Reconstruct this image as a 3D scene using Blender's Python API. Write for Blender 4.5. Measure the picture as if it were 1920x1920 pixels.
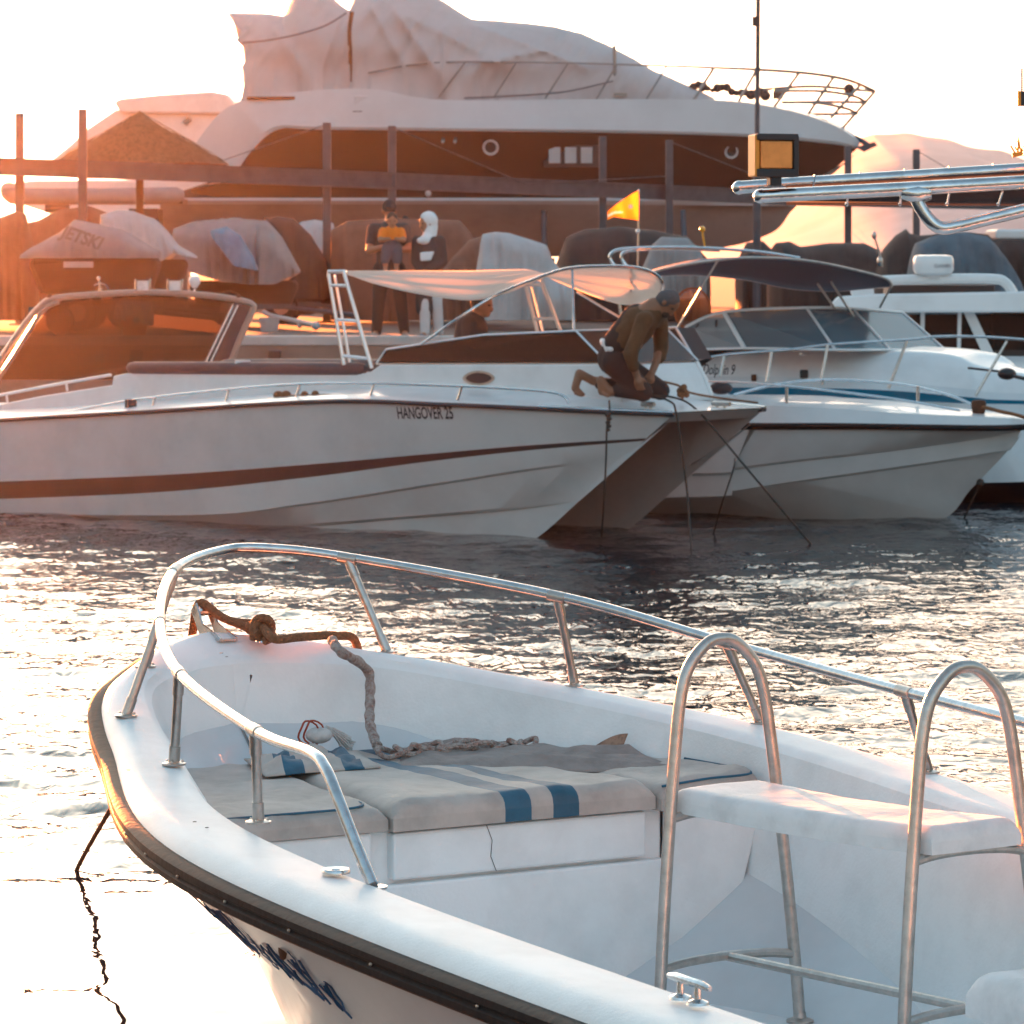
import bpy, math, random
import numpy as np
from mathutils import Vector, Matrix, noise
random.seed(7)
R = math.radians
for o in list(bpy.data.objects): bpy.data.objects.remove(o)
SC = bpy.context.scene
# ------------------------------------------------------------------ camera
F = 6800.0; HY = 500.0; H = 2.5           # focal length in photo pixels, horizon row, eye height
cd = bpy.data.cameras.new('camera'); cam = bpy.data.objects.new('camera', cd)
SC.collection.objects.link(cam); SC.camera = cam
cam.location = (0, 0, H); cam.rotation_euler = (R(90), 0, 0)
cd.sensor_width = 36; cd.lens = 36*F/1920; cd.shift_y = (HY-960)/1920
cd.clip_start = 0.5; cd.clip_end = 20000
cd.dof.use_dof = True; cd.dof.focus_distance = 11.5; cd.dof.aperture_fstop = 13.0
# ------------------------------------------------------------------ light
SUN_AZ = R(-15); SUN_EL = R(3.3)           # azimuth from the view direction (left), elevation
w = bpy.data.worlds.new("World"); SC.world = w; w.use_nodes = True
nt = w.node_tree; bg = nt.nodes['Background']
sky = nt.nodes.new('ShaderNodeTexSky'); sky.sky_type = 'NISHITA'; sky.sun_disc = False
sky.sun_elevation = SUN_EL; sky.sun_rotation = SUN_AZ
sky.air_density = 1.0; sky.dust_density = 3.0; sky.ozone_density = 1.5
hs = nt.nodes.new('ShaderNodeHueSaturation'); hs.inputs['Saturation'].default_value = 0.55
nt.links.new(sky.outputs[0], hs.inputs['Color'])
tn = nt.nodes.new('ShaderNodeMix'); tn.data_type = 'RGBA'; tn.blend_type = 'MULTIPLY'; tn.inputs[0].default_value = 1
nt.links.new(hs.outputs[0], tn.inputs[6])
# sky tint: rosy low down, clearer blue overhead
wc = nt.nodes.new('ShaderNodeTexCoord'); ws_ = nt.nodes.new('ShaderNodeSeparateXYZ'); nt.links.new(wc.outputs['Generated'], ws_.inputs[0])
wr = nt.nodes.new('ShaderNodeValToRGB'); nt.links.new(ws_.outputs[2], wr.inputs[0])
wr.color_ramp.elements[0].position = 0.0; wr.color_ramp.elements[0].color = (1.0, .73, .62, 1)
wr.color_ramp.elements[1].position = .45; wr.color_ramp.elements[1].color = (.79, 1.0, 1.06, 1)
nt.links.new(wr.outputs[0], tn.inputs[7])
nt.links.new(tn.outputs[2], bg.inputs[0]); bg.inputs[1].default_value = 0.08
sl = bpy.data.lights.new('sun', 'SUN'); sl.energy = 5.0; sl.angle = R(0.5); sl.color = (1.0, 0.23, 0.05)
so = bpy.data.objects.new('sun', sl); SC.collection.objects.link(so)
sd = Vector((math.sin(SUN_AZ)*math.cos(SUN_EL), math.cos(SUN_AZ)*math.cos(SUN_EL), math.sin(SUN_EL)))
so.rotation_euler = (-sd).to_track_quat('-Z', 'Y').to_euler(); so.location = (-5, 20, 30)
SC.view_settings.view_transform = 'Standard'; SC.view_settings.look = 'None'
SC.view_settings.exposure = 3.42; SC.view_settings.gamma = 1
SC.render.engine = 'CYCLES'; SC.cycles.max_bounces = 8; SC.cycles.volume_bounces = 0
SC.cycles.sample_clamp_indirect = 8
# ------------------------------------------------------------------ pixel picks -> real places
def PY(px, py, Y): return Vector(((px-960)/F*Y, Y, H-(py-HY)/F*Y))
def PZ(px, py, z):
    Y = (H-z)*F/(py-HY); return Vector(((px-960)/F*Y, Y, z))
class Frame:
    """boat frame: s = metres aft of the bow tip, t = metres away from the camera side, z = up"""
    def __init__(f, O, a):
        n = math.hypot(*a); f.a = (a[0]/n, a[1]/n); f.O = O
        f.p = (-f.a[1], f.a[0])
        if f.p[1] < 0: f.p = (f.a[1], -f.a[0])
    def w(f, s, t, z):
        return Vector((f.O[0]+f.a[0]*s+f.p[0]*t, f.O[1]+f.a[1]*s+f.p[1]*t, z))
    def pick(f, px, py, t):
        k = (px-960)/F
        X0 = f.O[0]+f.p[0]*t; Y0 = f.O[1]+f.p[1]*t
        s = (k*Y0-X0)/(f.a[0]-k*f.a[1])
        Y = Y0+f.a[1]*s
        return s, H-(py-HY)/F*Y
    def pk(f, px, py, t):
        s, z = f.pick(px, py, t); return f.w(s, t, z)
# ------------------------------------------------------------------ materials
def mat(name, col, rough=0.5, metal=0.0, coat=0.0, nscale=0, namt=0.0, bump=0.0, bscale=40, trans=0.0, col2=None, emit=None, alpha=None, sss=0.0):
    m = bpy.data.materials.new(name); m.use_nodes = True
    t = m.node_tree; b = t.nodes['Principled BSDF']
    b.inputs['Base Color'].default_value = (*col, 1); b.inputs['Roughness'].default_value = rough
    b.inputs['Metallic'].default_value = metal; b.inputs['Coat Weight'].default_value = coat
    b.inputs['Transmission Weight'].default_value = trans
    if alpha is not None: b.inputs['Alpha'].default_value = alpha
    tc = t.nodes.new('ShaderNodeTexCoord')
    if nscale:
        n = t.nodes.new('ShaderNodeTexNoise'); n.inputs['Scale'].default_value = nscale; n.inputs['Detail'].default_value = 6
        n.inputs['Roughness'].default_value = 0.65
        t.links.new(tc.outputs['Object'], n.inputs['Vector'])
        mx = t.nodes.new('ShaderNodeMix'); mx.data_type = 'RGBA'
        c2 = col2 or tuple(c*(1-namt) for c in col)
        mx.inputs[6].default_value = (*col, 1); mx.inputs[7].default_value = (*c2, 1)
        rp = t.nodes.new('ShaderNodeMapRange'); rp.inputs['From Min'].default_value = 0.42; rp.inputs['From Max'].default_value = 0.75
        t.links.new(n.outputs[0], rp.inputs[0]); t.links.new(rp.outputs[0], mx.inputs[0])
        t.links.new(mx.outputs[2], b.inputs['Base Color'])
    if bump:
        n2 = t.nodes.new('ShaderNodeTexNoise'); n2.inputs['Scale'].default_value = bscale; n2.inputs['Detail'].default_value = 4
        t.links.new(tc.outputs['Object'], n2.inputs['Vector'])
        bp = t.nodes.new('ShaderNodeBump'); bp.inputs['Strength'].default_value = bump; bp.inputs['Distance'].default_value = 0.02
        t.links.new(n2.outputs[0], bp.inputs['Height']); t.links.new(bp.outputs[0], b.inputs['Normal'])
    if emit:
        b.inputs['Emission Color'].default_value = (*emit[0], 1); b.inputs['Emission Strength'].default_value = emit[1]
    return m
def cloth(name, col, tl=0.35, **k):
    """diffuse fabric that lets some light through"""
    m = mat(name, col, 0.85, **k); t = m.node_tree; b = t.nodes['Principled BSDF']; out = t.nodes['Material Output']
    tr = t.nodes.new('ShaderNodeBsdfTranslucent'); ms = t.nodes.new('ShaderNodeMixShader'); ms.inputs[0].default_value = tl
    tr.inputs[0].default_value = (*[min(1, c*1.1) for c in col], 1)
    t.links.new(b.outputs[0], ms.inputs[1]); t.links.new(tr.outputs[0], ms.inputs[2]); t.links.new(ms.outputs[0], out.inputs[0])
    return m
def glass(name, tint, mix=0.35, rough=0.03, base=None):
    """tinted pane: part clear see-through, part mirror gloss"""
    m = bpy.data.materials.new(name); m.use_nodes = True; t = m.node_tree
    b = t.nodes['Principled BSDF']; out = t.nodes['Material Output']
    b.inputs['Base Color'].default_value = (*(base or [c*0.25 for c in tint]), 1); b.inputs['Roughness'].default_value = rough
    b.inputs['Specular IOR Level'].default_value = 0.8
    tr = t.nodes.new('ShaderNodeBsdfTransparent'); tr.inputs[0].default_value = (*tint, 1)
    ms = t.nodes.new('ShaderNodeMixShader'); ms.inputs[0].default_value = mix
    t.links.new(tr.outputs[0], ms.inputs[1]); t.links.new(b.outputs[0], ms.inputs[2]); t.links.new(ms.outputs[0], out.inputs[0])
    return m
M = {}
M['gel'] = mat('white_gelcoat', (.74, .76, .77), .32, coat=.3, nscale=2.5, namt=.14, bump=.05, bscale=3)
M['gelin'] = mat('worn_white_gelcoat', (.84, .86, .86), .5, nscale=3.2, namt=.16, bump=.10, bscale=90)
M['gelhull'] = mat('hull_gelcoat', (.62, .66, .68), .28, coat=.4, nscale=1.3, namt=.16, bump=.04, bscale=2)
M['greyhull'] = mat('grey_paint_and_shade', (.42, .44, .46), .4, nscale=1.0, namt=.2)  # grey paint; also the shade tone painted on the sponson inner faces
M['black'] = mat('black_rubber', (.014, .013, .014), .6, nscale=12, namt=-.6, bump=.1)
M['black'].node_tree.nodes['Principled BSDF'].inputs['Specular IOR Level'].default_value = .15
M['steel'] = mat('stainless_steel', (.62, .63, .64), .2, 1.0, nscale=22, namt=.3, bump=.06, bscale=60)
M['steeld'] = mat('weathered_steel', (.55, .50, .46), .34, 1.0, nscale=26, namt=.3, bump=.08, bscale=70)
M['alu'] = mat('brushed_aluminium', (.72, .73, .74), .28, 1.0)
M['vinyl'] = mat('aged_beige_vinyl', (.48, .42, .38), .62, nscale=5, namt=.35, bump=.35, bscale=14)
M['blueband'] = mat('blue_vinyl_band', (.012, .10, .17), .55, nscale=9, namt=.4, bump=.3, bscale=14)
M['seatvinyl'] = mat('white_seat_vinyl', (.70, .70, .70), .5, nscale=7, namt=.25, bump=.3, bscale=10)
M['rope'] = mat('brown_rope', (.30, .13, .06), .9, nscale=60, namt=.5, bump=.9, bscale=120)
M['ropew'] = mat('frayed_white_rope', (.46, .40, .37), .95, nscale=45, col2=(.22, .08, .05), namt=.5, bump=1, bscale=110)
M['dark'] = mat('dark_plastic', (.02, .02, .025), .5)  # near-black plastic for windows, lamp bodies, scuffs and small fittings
M['darkpad'] = mat('charcoal_vinyl_pad', (.035, .035, .045), .5, nscale=4, namt=-.6)
M['ink'] = mat('black_lettering', (.02, .02, .03), .5)
M['bluepaint'] = mat('blue_brush_lettering', (.03, .12, .25), .6, nscale=50, namt=.4)
M['stripe'] = mat('dark_hull_stripe', (.045, .035, .035), .35, nscale=3, namt=-.4)
M['stripeblue'] = mat('blue_hull_stripe', (.0, .17, .30), .3)
M['boot'] = mat('dark_boot_paint', (.02, .022, .03), .4)
M['rust'] = mat('rust_stain', (.10, .035, .015), .8, nscale=30, namt=.4)
# ------------------------------------------------------------------ mesh tools
class MB:
    def __init__(s): s.v = []; s.f = []; s.m = []
    def add(s, vs, fs, mi=0):
        k = len(s.v); s.v += [Vector(v) for v in vs]; s.f += [tuple(i+k for i in f) for f in fs]; s.m += [mi]*len(fs); return s
    def box(s, c, sz, rz=0, ax=None, mi=0):
        c = Vector(c); x, y, z = sz[0]/2, sz[1]/2, sz[2]/2
        rot = ax if ax is not None else Matrix.Rotation(rz, 3, 'Z')
        vs = [c + rot @ Vector((i*x, j*y, k*z)) for i in (-1, 1) for j in (-1, 1) for k in (-1, 1)]
        return s.add(vs, [(0, 1, 3, 2), (4, 6, 7, 5), (0, 4, 5, 1), (2, 3, 7, 6), (0, 2, 6, 4), (1, 5, 7, 3)], mi)
    def tube(s, pts, r, n=10, closed=False, mi=0, flat=None):
        pts = [Vector(p) for p in pts]; N = len(pts)
        rs = r if isinstance(r, (list, tuple)) else [r]*N
        tg = []
        for i in range(N):
            a = pts[i-1] if (i or closed) else pts[0]; b = pts[(i+1) % N] if (i < N-1 or closed) else pts[-1]
            d = b-a; tg.append(d.normalized() if d.length > 1e-9 else Vector((0, 0, 1)))
        u = tg[0].orthogonal().normalized()
        if abs(tg[0].z) < .9: u = (Vector((0, 0, 1))-tg[0]*tg[0].z).normalized()
        vs = []
        for i in range(N):
            u = (u-tg[i]*u.dot(tg[i])); u = u.normalized() if u.length > 1e-6 else tg[i].orthogonal().normalized()
            w_ = tg[i].cross(u)
            for k in range(n):
                an = 2*math.pi*k/n
                vs.append(pts[i]+(u*math.cos(an)*(flat or 1)+w_*math.sin(an))*rs[i])
        fs = []
        for i in range(N if closed else N-1):
            j = (i+1) % N
            for k in range(n): fs.append((i*n+k, i*n+(k+1) % n, j*n+(k+1) % n, j*n+k))
        if not closed: fs += [tuple(range(n))[::-1], tuple((N-1)*n+k for k in range(n))]
        return s.add(vs, fs, mi)
    def grid(s, rows, mi=0, mfun=None, closed=False):
        nr = len(rows); nc = len(rows[0]); k = len(s.v)
        for r_ in rows: s.v += [Vector(p) for p in r_]
        for i in range(nr-1):
            for j in range(nc if closed else nc-1):
                j2 = (j+1) % nc
                s.f.append((k+i*nc+j, k+i*nc+j2, k+(i+1)*nc+j2, k+(i+1)*nc+j)); s.m.append(mfun(i, j) if mfun else mi)
        return s
    def poly(s, pts, mi=0): return s.add(pts, [tuple(range(len(pts)))], mi)
    def prism(s, A, B, mi=0):
        n = len(A); s.add(list(A)+list(B), [tuple(range(n))[::-1], tuple(range(n, 2*n))]+[(i, (i+1) % n, n+(i+1) % n, n+i) for i in range(n)], mi); return s
    def lathe(s, prof, c, axis=(0, 0, 1), n=20, mi=0):
        c = Vector(c); ax = Vector(axis).normalized(); u = ax.orthogonal().normalized(); w_ = ax.cross(u)
        return s.grid([[c+ax*h+(u*math.cos(2*math.pi*k/n)+w_*math.sin(2*math.pi*k/n))*max(r, 1e-4) for k in range(n)] for r, h in prof], mi, closed=True)
    def sphere(s, c, r, n=12, mi=0, sc=(1, 1, 1)):
        c = Vector(c); rows = []
        for i in range(n+1):
            ph = math.pi*i/n
            rows.append([c+Vector((math.sin(ph)*math.cos(2*math.pi*k/n)*r*sc[0], math.sin(ph)*math.sin(2*math.pi*k/n)*r*sc[1], math.cos(ph)*r*sc[2])) for k in range(n)])
        return s.grid(rows, mi, closed=True)
ROOT = {}
def base_of(o):
    while o is not None and o.parent is not None: o = o.parent
    return ROOT.get(o.name, Vector((0, 0, 0))) if o else Vector((0, 0, 0))
def meshobj(name, mb, mats, parent=None, smooth=True, loc=None, angle=35, bevel=0):
    me = bpy.data.meshes.new(name)
    if loc is None: loc = base_of(parent) if parent else (sum(mb.v, Vector())/max(1, len(mb.v)))
    off = Vector(loc)
    me.from_pydata([tuple(v-off) for v in mb.v], [], mb.f)
    mats = mats if isinstance(mats, (list, tuple)) else [mats]
    for m in mats: me.materials.append(m)
    if len(mats) > 1: me.polygons.foreach_set('material_index', mb.m)
    me.validate(); me.update()
    o = bpy.data.objects.new(name, me); SC.collection.objects.link(o)
    if smooth:
        me.polygons.foreach_set('use_smooth', [True]*len(me.polygons)); me.set_sharp_from_angle(angle=R(angle))
    if parent: o.parent = parent
    else: o.location = off; ROOT[o.name] = off
    if bevel:
        bv = o.modifiers.new('bevel', 'BEVEL'); bv.width = bevel; bv.segments = 2; bv.limit_method = 'ANGLE'
    return o
def tag(o, label, cat, group=None):
    o['label'] = label; o['category'] = cat
    if group: o['group'] = group
    return o
def thing(name, label, cat, loc, group=None):
    o = bpy.data.objects.new(name, None); SC.collection.objects.link(o); o.location = loc
    o.empty_display_size = .2; ROOT[o.name] = Vector(loc); return tag(o, label, cat, group)
def one(name, mb, m, label, cat, group=None, **k): return tag(meshobj(name, mb, m, None, **k), label, cat, group)
def struct(name, mb, m, kind='structure', **k):
    o = meshobj(name, mb, m, None, **k); o['kind'] = kind; return o
def cm(pts, n):
    """Catmull-Rom through control points, n samples evenly by control index"""
    P = [Vector(p) for p in pts]; out = []
    for i in range(n):
        u = i/(n-1)*(len(P)-1); k = min(int(u), len(P)-2); f = u-k
        p0 = P[max(k-1, 0)]; p1 = P[k]; p2 = P[k+1]; p3 = P[min(k+2, len(P)-1)]
        out.append(.5*((2*p1)+(p2-p0)*f+(2*p0-5*p1+4*p2-p3)*f*f+(3*p1-p0-3*p2+p3)*f**3))
    return out
def lerp_tab(tab, x):
    if x <= tab[0][0]: return tab[0][1]
    for (a, b), (c, d) in zip(tab, tab[1:]):
        if x <= c: return b+(d-b)*(x-a)/(c-a)
    return tab[-1][1]
def hull(fr, rows, n=40, mats_of=None, transom=True):
    """rows of (s,t,z) control points from keel to sheer; both sides"""
    mb = MB(); C = [cm(r, n) for r in rows]
    for side in (-1, 1):
        g = [[fr.w(p.x, side*p.y, p.z) for p in c] for c in C]
        mb.grid(g, mfun=(lambda i, j: mats_of[i]) if mats_of else None)
    if transom:
        L = [fr.w(c[-1].x, -c[-1].y, c[-1].z) for c in C]; Rr = [fr.w(c[-1].x, c[-1].y, c[-1].z) for c in C[::-1]]
        mb.poly(L+Rr)
    return mb, C
def cushion(P4, th, nx=26, ny=20, rnd=.06, wr=.006, sc=7, seed=0, mfun=None):
    """soft pad over four top corners (front-left, front-right, back-right, back-left)"""
    a, b, c, d = [Vector(p) for p in P4]; rows = []
    lx = ((b-a).length+(c-d).length)/2; ly = ((d-a).length+(c-b).length)/2
    def e(u, l):
        q = min(u, 1-u)*l
        return 1-(1-min(q/rnd, 1))**2
    us = sorted(set([0, .004, .012, .025, .045, .07]+[i/nx for i in range(1, nx)]+[1-.07, 1-.045, 1-.025, 1-.012, 1-.004, 1]))
    vs_ = sorted(set([0, .004, .012, .03, .05]+[i/ny for i in range(1, ny)]+[1-.05, 1-.03, 1-.012, 1]))
    for v in vs_:
        r_ = []
        for u in us:
            p = a*(1-u)*(1-v)+b*u*(1-v)+c*u*v+d*(1-u)*v
            k = math.sqrt(max(0, e(u, lx)*e(v, ly)))
            p = p+Vector((0, 0, -th*.55*(1-k)+wr*noise.noise(p*sc+Vector((seed, 0, 0)))*2*k+wr*.7*noise.noise(p*sc*3.1)*k))
            r_.append(p)
        rows.append(r_)
    mb = MB(); mb.grid(rows, mfun=(lambda i, j: mfun((us[j]+us[j+1])/2, (vs_[i]+vs_[i+1])/2)) if mfun else None)
    nc = len(us); nr = len(rows)
    ring = [rows[0][j] for j in range(nc)]+[rows[i][-1] for i in range(1, nr)]+[rows[-1][j] for j in range(nc-2, -1, -1)]+[rows[i][0] for i in range(nr-2, 0, -1)]
    low = [Vector((p.x, p.y, min(a.z, b.z, c.z, d.z)*.0+p.z-th*.45)) for p in ring]
    kk = len(mb.v); mb.v += ring+low; m = len(ring)
    for i in range(m):
        j = (i+1) % m; mb.f.append((kk+i, kk+j, kk+m+j, kk+m+i)); mb.m.append(mfun(us[i]+.004, 0) if (mfun and i < nc-1) else 0)
    mb.f.append(tuple(kk+m+i for i in range(m))); mb.m.append(0)
    return mb
def textmesh(txt, size, ext=.002, sx=1.0, bold=.0, shear=0.0):
    cu = bpy.data.curves.new('txt', 'FONT'); cu.body = txt; cu.size = size; cu.extrude = ext; cu.offset = bold; cu.shear = shear
    cu.align_x = 'CENTER'; cu.align_y = 'CENTER'
    o = bpy.data.objects.new('txt', cu); SC.collection.objects.link(o); bpy.context.view_layer.update()
    me = bpy.data.meshes.new_from_object(o.evaluated_get(bpy.context.evaluated_depsgraph_get()))
    vs = [Vector((v.co.x*sx, v.co.y, v.co.z)) for v in me.vertices]; fs = [tuple(p.vertices) for p in me.polygons]
    bpy.data.objects.remove(o); bpy.data.curves.remove(cu); bpy.data.meshes.remove(me)
    return vs, fs
def put_text(mb, txt, size, c, right, up, **k):
    vs, fs = textmesh(txt, size, **k); right = Vector(right).normalized(); up = Vector(up).normalized(); nn = right.cross(up)
    mb.add([Vector(c)+right*v.x+up*v.y+nn*v.z for v in vs], fs); return mb
# ------------------------------------------------------------------ water
def waves(X, Y, seed=3):
    rg = np.random.default_rng(seed); Z = np.zeros_like(X)
    n = 70
    lam = np.exp(rg.uniform(np.log(.18), np.log(2.2), n))
    th = rg.normal(R(80), R(38), n)                      # travelling mostly along the view
    ph = rg.uniform(0, 2*np.pi, n)
    # patches of ruffled and calm water
    ruf = .5+.5*np.tanh(3*(Y-15.2)/4.5)
    ruf = .15+.85*ruf*(0.75+.35*np.sin(X*.7+1.3+.3*Y)*np.sin(Y*.55+.8))
    short = np.clip(ruf, 0, 1)
    for l, t, p in zip(lam, th, ph):
        kx, ky = 2*np.pi/l*np.cos(t), 2*np.pi/l*np.sin(t)
        amp = .0024*l**.9
        env = short if l < .9 else (.30+.70*short)
        Z += env*amp*np.sin(kx*X+ky*Y+p)
    fade = np.clip((8.5-np.abs(X-0))/1.5, 0, 1)*np.clip((46-Y)/3, 0, 1)*np.clip((Y-6)/1, 0, 1)
    return Z*fade
def build_water():
    m = bpy.data.materials.new('harbour_water'); m.use_nodes = True; t = m.node_tree; b = t.nodes['Principled BSDF']
    b.inputs['Base Color'].default_value = (.012, .02, .028, 1); b.inputs['Roughness'].default_value = .012
    b.inputs['IOR'].default_value = 1.34; b.inputs['Specular IOR Level'].default_value = .45
    tc = t.nodes.new('ShaderNodeTexCoord'); mp = t.nodes.new('ShaderNodeMapping'); mp.inputs['Scale'].default_value = (2.0, 1.0, 1)
    n1 = t.nodes.new('ShaderNodeTexNoise'); n1.inputs['Scale'].default_value = 4.6; n1.inputs['Detail'].default_value = 1.6; n1.inputs['Distortion'].default_value = .8
    t.links.new(tc.outputs['Object'], mp.inputs[0]); t.links.new(mp.outputs[0], n1.inputs['Vector'])
    sp = t.nodes.new('ShaderNodeSeparateXYZ'); t.links.new(tc.outputs['Object'], sp.inputs[0])
    rg = t.nodes.new('ShaderNodeMapRange'); rg.inputs['From Min'].default_value = 11.5; rg.inputs['From Max'].default_value = 19
    rg.inputs['To Min'].default_value = .02; rg.inputs['To Max'].default_value = .62; rg.interpolation_type = 'SMOOTHSTEP'
    t.links.new(sp.outputs[1], rg.inputs[0])
    bp = t.nodes.new('ShaderNodeBump'); bp.inputs['Distance'].default_value = .03
    t.links.new(rg.outputs[0], bp.inputs['Strength']); t.links.new(n1.outputs[0], bp.inputs['Height']); t.links.new(bp.outputs[0], b.inputs['Normal'])
    xs = np.arange(-9, 9.001, .05); ys = np.concatenate([np.arange(5, 20, .03), np.arange(20, 47.01, .06)])
    X, Y = np.meshgrid(xs, ys); Z = waves(X, Y); ny, nx = X.shape
    co = np.stack([X, Y, Z], -1).reshape(-1, 3)
    outer = np.array([[-3000, -200, 0], [3000, -200, 0], [3000, 5, 0], [-3000, 5, 0],
                      [-3000, 47.04, 0], [3000, 47.04, 0], [3000, 6000, 0], [-3000, 6000, 0]], float)
    idx = np.arange(ny*nx).reshape(ny, nx)
    q = np.stack([idx[:-1, :-1], idx[:-1, 1:], idx[1:, 1:], idx[1:, :-1]], -1).reshape(-1, 4)
    o0 = ny*nx; ymax = ys[-1]
    outer[4:6, 1] = ymax
    extra = [(o0, o0+1, o0+2, o0+3), (o0+4, o0+5, o0+6, o0+7), (o0+3, int(idx[0, 0]), int(idx[-1, 0]), o0+4), (int(idx[0, -1]), o0+2, o0+5, int(idx[-1, -1]))]
    me = bpy.data.meshes.new('water'); V = np.concatenate([co, outer]); Q = np.concatenate([q, np.array(extra)])
    me.vertices.add(len(V)); me.vertices.foreach_set('co', V.ravel()); me.loops.add(Q.size); me.loops.foreach_set('vertex_index', Q.ravel())
    me.polygons.add(len(Q)); me.polygons.foreach_set('loop_start', np.arange(0, Q.size, 4)); me.polygons.foreach_set('use_smooth', np.ones(len(Q), bool))
    me.materials.append(m); me.update(); me.validate()
    o = bpy.data.objects.new('water', me); SC.collection.objects.link(o); o['kind'] = 'structure'
build_water()
# ================================================================== FOREGROUND BOAT
def build_fishing_boat():
    fr = Frame((-1.1, 12.76), (.506, -.8625))
    frh = Frame((-1.1, 12.76), (.506, -.8625)); w0 = frh.w
    frh.w = lambda s, t, z: w0(s, t+(.24*math.exp(-((s-1.6)/1.3)**2) if t > 0 else .18*math.exp(-((s-1.15)/.8)**2))*min(1, abs(t)/.3), z)
    L = 7.2
    zs = lambda s: .85+.35*math.exp(-s/1.3)
    fb = thing('open_boat', 'white open fishing boat with tubular bow rail and black rub rail, nearest boat in front', 'boat', fr.w(3, 0, 0))
    out = [(0, 0), (.02, .12), (.10, .27), (.26, .46), (.45, .65), (.72, .83), (1.05, .99), (1.5, 1.13), (2.1, 1.22), (2.9, 1.29), (4, 1.325), (5.5, 1.34), (L, 1.32)]
    inn = [(.27, 0), (.28, .10), (.31, .22), (.38, .37), (.50, .50), (.70, .63), (1.0, .77), (1.4, .88), (2.0, .965), (2.9, 1.02), (4, 1.05), (5.5, 1.07), (L, 1.07)]
    def row(tab, dz, dt=0, ds=0): return [(s+ds*math.exp(-s/.5), max(0, t+(dt if t > .05 else 0)), zs(s)+dz) for s, t in tab]
    # hull skin
    keel = [(.10, 0, 1.08), (.34, 0, .92), (.62, 0, .68), (.95, 0, .42), (1.3, 0, .18), (1.65, 0, -.05), (2.1, 0, -.25), (3.4, 0, -.36), (5, 0, -.38), (L, 0, -.38)]
    chin = [(1.0, 0, .38), (1.06, .12, .33), (1.18, .25, .26), (1.38, .40, .18), (1.7, .54, .11), (2.2, .68, .06), (3.3, .92, .02), (5, 1.08, .10), (L, 1.08, .08)]
    flar = [(.36, 0, .89), (.42, .12, .85), (.56, .30, .79), (.78, .50, .72), (1.1, .67, .64), (1.55, .78, .57), (2.2, .86, .50), (3.3, 1.02, .42), (5, 1.2, .38), (L, 1.2, .36)]
    shr = row(out, -.09, -.02, .05)
    chF = [(.40, 0, .64), (.50, .07, .60), (.68, .17, .55), (.95, .31, .48), (1.3, .46, .42), (1.8, .64, .35), (2.5, .82, .27), (3.5, .98, .18), (5, 1.08, .10), (L, 1.08, .08)]
    flF = [(.36, 0, .89), (.42, .13, .85), (.56, .29, .79), (.78, .46, .72), (1.0, .64, .64), (1.5, .83, .57), (2.2, .98, .50), (3.3, 1.11, .43), (5, 1.2, .38), (L, 1.2, .36)]
    C = [cm(r, 70) for r in (keel, chin, flar, shr)]; CF = [cm(r, 70) for r in (keel, chF, flF, shr)]; hb = MB()
    hb.grid([[frh.w(p.x, -p.y, p.z) for p in c_] for c_ in C]); hb.grid([[frh.w(p.x, p.y, p.z) for p in c_] for c_ in CF])
    hb.poly([frh.w(c_[-1].x, -c_[-1].y, c_[-1].z) for c_ in C]+[frh.w(c_[-1].x, c_[-1].y, c_[-1].z) for c_ in CF[::-1]])
    hu = meshobj('hull', hb, M['gelhull'], fb, angle=60)
    # gunwale cap: rolled outer edge, flat top, rolled inner edge
    n = 90; mb = MB()
    secs = [(out, -.085, .002), (out, -.03, .0), (out, -.008, -.012), (out, .014, -.04), (out, .022, -.08)]
    for side in (-1, 1):
        g = []
        for tab, dz, dt in secs: g.append([frh.w(p.x, side*p.y, p.z) for p in cm(row(tab, dz, dt, .0 if dt > -.01 else -dt), n)])
        A = cm(row(out, .022, -.08, .08), n); B = cm(row(inn, .012, 0), n)
        for k in (.33, .66): g.append([frh.w(*((a*(1-k)+b*k).x, side*(a*(1-k)+b*k).y, (a*(1-k)+b*k).z)) for a, b in zip(A, B)])
        g.append([frh.w(p.x, side*p.y, p.z) for p in cm(row(inn, .012, .02, -.02), n)])
        g.append([frh.w(p.x, side*p.y, p.z) for p in cm(row(inn, -.008, 0), n)])
        mb.grid(g)
    meshobj('gunwale', mb, M['gelin'], fb, angle=60)
    # liner walls down to the sole
    mb = MB(); FZ = .2
    for side in (-1, 1):
        g = [[frh.w(p.x, side*p.y, p.z) for p in cm(row(inn, -.008, 0), n)]]
        T = cm(row(inn, -.008, 0), n)
        for k, ins in ((.10, .008), (.3, .03), (.5, .05), (.7, .07), (.85, .085), (.96, .11), (1, .16)):
            r_ = []
            for p in T:
                zb = lerp_tab([(1.45, .745), (2.0, FZ)], p.x)
                if side > 0: t_ = max(0, p.y-ins if p.y > .05 else p.y); q_ = frh.w(p.x+ins*math.exp(-p.x/.5), t_, p.z*(1-k)+(FZ if p.x > 1.4 else .745)*k)
                else:
                    tb = min(p.y-.14, lerp_tab([(1.3, 9), (1.7, .6), (2.2, .36), (3, .64), (3.5, .8), (4.5, .9)], p.x)); t_ = max(0, p.y*(1-k)+tb*k if p.x > 1.4 else p.y-ins)
                    q_ = frh.w(p.x+ins*math.exp(-p.x/.5), -t_, p.z*(1-k)+zb*k)
                r_.append(q_)
            g.append(r_)
        mb.grid(g)
    meshobj('inner_liner', mb, M['gelin'], fb, angle=50)
    mb = MB(); T = cm(row(inn, 0, 0), 40)
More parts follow.
